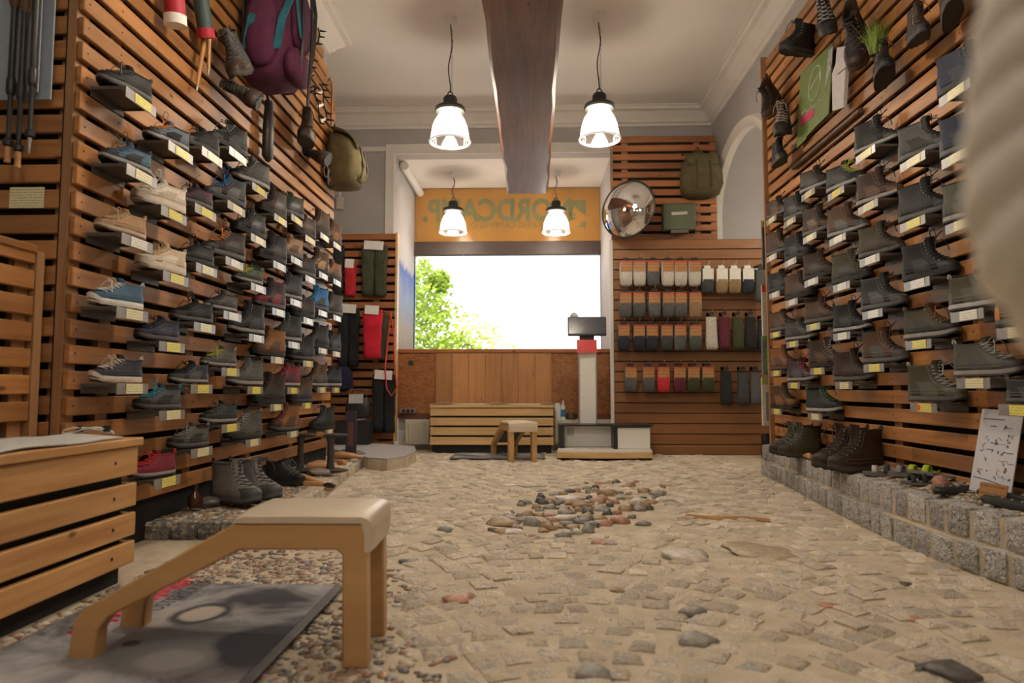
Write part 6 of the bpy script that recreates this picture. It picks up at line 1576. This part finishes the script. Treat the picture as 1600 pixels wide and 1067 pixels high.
# ice cleats
def cleat(label, px, py, ln, ang, dz):
    p = pl(px, py); t = thing('ice_cleat', label, 'ice cleat', (p.x, p.y, p.z + dz + 0.004), (0, 0, R(ang)), 'black rubber ice cleats')
    rr = [Vector((ln / 2 * sgn(math.cos(q), .8), 0.032 * sgn(math.sin(q), .8) * (0.8 + 0.3 * math.cos(q)), 0)) for q in [2 * math.pi * j / 20 for j in range(20)]]
    MB().loft([rr, [v_ * 1.04 + Vector((0, 0, 0.014)) for v_ in rr], [v_ * 0.9 + Vector((0, 0, 0.022 + 0.004 * (i % 2))) for i, v_ in enumerate(rr)]]).build('rubber_body', plain((0.014, 0.015, 0.015), 0.55, name='black_rubber', bmp=0.3), t, smooth=30)
    for x in (-0.3, -0.1, 0.1, 0.3): MB().lathe([(0.006, 0.02), (0.006, 0.028), (0.002, 0.031), (0, 0.031)], 8, (x * ln, 0, 0)).build('stud', M['steel'], t)
    MB().box((ln * 0.36, 0, 0.026), (0.04, 0.02, 0.002)).build('patch', plain((0.02, 0.12, 0.05), 0.5, name='green_patch'), t)
cleat('thin black ice cleat furthest left on the granite kerb', 1492, 771, 0.2, 200, 0.0)
cleat('long black ice cleat behind, below the printed sheet', 1572, 775, 0.26, 95, 0.0)
cleat('black ice cleat with green patch nearest on the kerb', 1575, 792, 0.24, 92, 0.0)

# ================================================================= THINGS ON THE LEFT PLATFORM
ZQ = 0.092
pair('%s dark grey leather boot of the pair on the pebble platform', 383, 783, ZQ, 0.125, -22, 'ash', 'grey', 'dusk', (1.1, 1.1, 0.98))
old_boot('dark low boot behind the grey pair on the pebbles', fl(425, 762, ZQ) + Vector((0, 0.2, 0.06)), (0, 0, R(-15)), 'coal', 'black', 'grey', 'mid', 0.9)
for i, (px, py, ang, sc, lab) in enumerate(((474, 752, -20, 0.8, 'orange-brown wooden last beside the dark boots'), (505, 735, 20, 1.0, 'long pale wooden last before the purple board'), (541, 716, 10, 0.9, 'wooden last nearest the grey curved step'), (528, 726, 150, 0.7, 'wooden last lying left of the curved step'))):
    p = fl(px, py, ZQ); p.x = max(p.x, XL + 0.16); last_(lab, (p.x, p.y, ZQ), (0, 0, R(ang)), sc)
for i, (px, h, lab) in enumerate(((442, 0.24, 'dark iron cobbler stand nearer the boots'), (516, 0.24, 'grey iron cobbler last behind the first stand'))):
    p = fl(px, 738, ZQ); p.x = max(p.x, XL + 0.1)
    t = thing('cobbler_last', lab, 'cobbler last', (p.x, p.y, ZQ), (0, 0, R(20 * i)), 'iron cobbler lasts')
    im = plain((0.06, 0.055, 0.05), 0.6, 0.4, name='old_iron')
    MB().loft([[Vector((w * math.cos(q), d * math.sin(q), z)) for q in [2 * math.pi * j / 12 for j in range(12)]] for w, d, z in ((0.035, 0.028, 0), (0.022, 0.018, 0.06), (0.02, 0.016, h * 0.75), (0.032, 0.02, h))]).build('shaft', im, t, smooth=60)
    MB().ell((0.03, 0, h), (0.08, 0.028, 0.014), 16, 6).build('sole_plate', im, t, smooth=60)
    MB().ell((0.02, 0, 0.012), (0.1, 0.04, 0.016), 16, 6).build('foot', im, t, smooth=60)
p = fl(507, 712, ZQ); t = thing('purple_board', 'upright dark purple board with leaf cut-out beside the lasts', 'board', (max(p.x, XL + 0.14), p.y, ZQ), (0, 0, R(-6)))
MB().bx(-0.045, 0.045, -0.006, 0.006, 0, 0.36).build('board', plain((0.055, 0.045, 0.075), 0.6, name='purple_board'), t, bevel=0.002)
MB().bx(-0.022, 0.022, -0.0085, -0.006, 0.08, 0.27).build('leaf_print', plain((0.16, 0.08, 0.07), 0.6, name='leaf_print'), t, bevel=0.001)
p = fl(290, 786, ZQ); p.y -= 0.12; t = thing('brown_bottle', 'small round brown bottle standing by the left wall foot', 'bottle', (max(p.x, XL + 0.06), p.y, ZQ))
MB().lathe([(0, 0), (0.026, 0), (0.034, 0.02), (0.03, 0.05), (0.013, 0.07), (0.012, 0.09), (0.0, 0.09)], 16).build('glass', plain((0.06, 0.02, 0.01), 0.15, name='amber_glass', bmp=0), t, smooth=60)
MB().lathe([(0.014, 0.09), (0.014, 0.105), (0, 0.105)], 12).build('cap', M['blackp'], t, smooth=40)
p = fl(492, 764, ZQ); t = thing('shoe_brush', 'black and wooden shoe brush on the pebbles by the lasts', 'brush', (p.x + 0.02, p.y + 0.02, ZQ + 0.002), (0, 0, R(-30)))
MB().tube([(-0.12, 0, 0.02), (0, 0, 0.022), (0.03, 0, 0.022)], [0.012, 0.014, 0.012], 8).build('handle', M['last'], t, smooth=60)
MB().ell((0.075, 0, 0.02), (0.05, 0.016, 0.014), 12, 6).build('head', M['blackp'], t, smooth=60)

# ================================================================= FOREGROUND ROPE
o_ = Vector((0, 0, CH))
core = [Vector((0.52, 0.50, 3.5)), Vector((0.46, 0.46, 2.2)), Vector((0.36, 0.36, 1.4))] + [o_ + ray(px, py) * 0.29 for px, py in ((1690, -420), (1640, -150), (1618, 0), (1597, 150), (1590, 290), (1604, 385), (1640, 455), (1700, 515), (1780, 560))] + [Vector((0.42, 0.36, 0.60)), Vector((0.8, 0.62, 0.62)), Vector((1.3, 0.9, 0.8)), Vector((1.8, 1.15, 1.1))]
def catmull(P_, n):
    out = []
    for i in range(len(P_) - 1):
        a, b_, c_, d = P_[max(0, i - 1)], P_[i], P_[i + 1], P_[min(len(P_) - 1, i + 2)]
        for k in range(n):
            t_ = k / n
            out.append(0.5 * ((2 * b_) + (c_ - a) * t_ + (2 * a - 5 * b_ + 4 * c_ - d) * t_ ** 2 + (3 * b_ - a - 3 * c_ + d) * t_ ** 3))
    return out + [P_[-1]]
raw = catmull(core, 30)
path = [raw[0]]
for q in raw[1:]:
    while (q - path[-1]).length > 0.006: path.append(path[-1] + (q - path[-1]).normalized() * 0.006)
rp = thing('thick_rope', 'thick twisted white rope hanging close in the right foreground', 'rope')
rm = plain((0.88, 0.86, 0.80), 0.9, var=0.06, scale=220, bmp=0.5, name='cotton_rope')
for s in range(3):
    pts = []
    up = Vector((0.3, -1, 0)).normalized()
    for i, q in enumerate(path):
        t_ = (path[min(i + 1, len(path) - 1)] - path[max(0, i - 1)]).normalized()
        e1 = (up - t_ * up.dot(t_)).normalized(); e2 = t_.cross(e1); up = e1
        a = i * 0.006 / 0.075 * 2 * math.pi + s * 2 * math.pi / 3
        pts.append(q + (e1 * math.cos(a) + e2 * math.sin(a)) * 0.0098)
    MB().tube(pts, 0.0116, 10).build('strand', rm, rp, smooth=60)
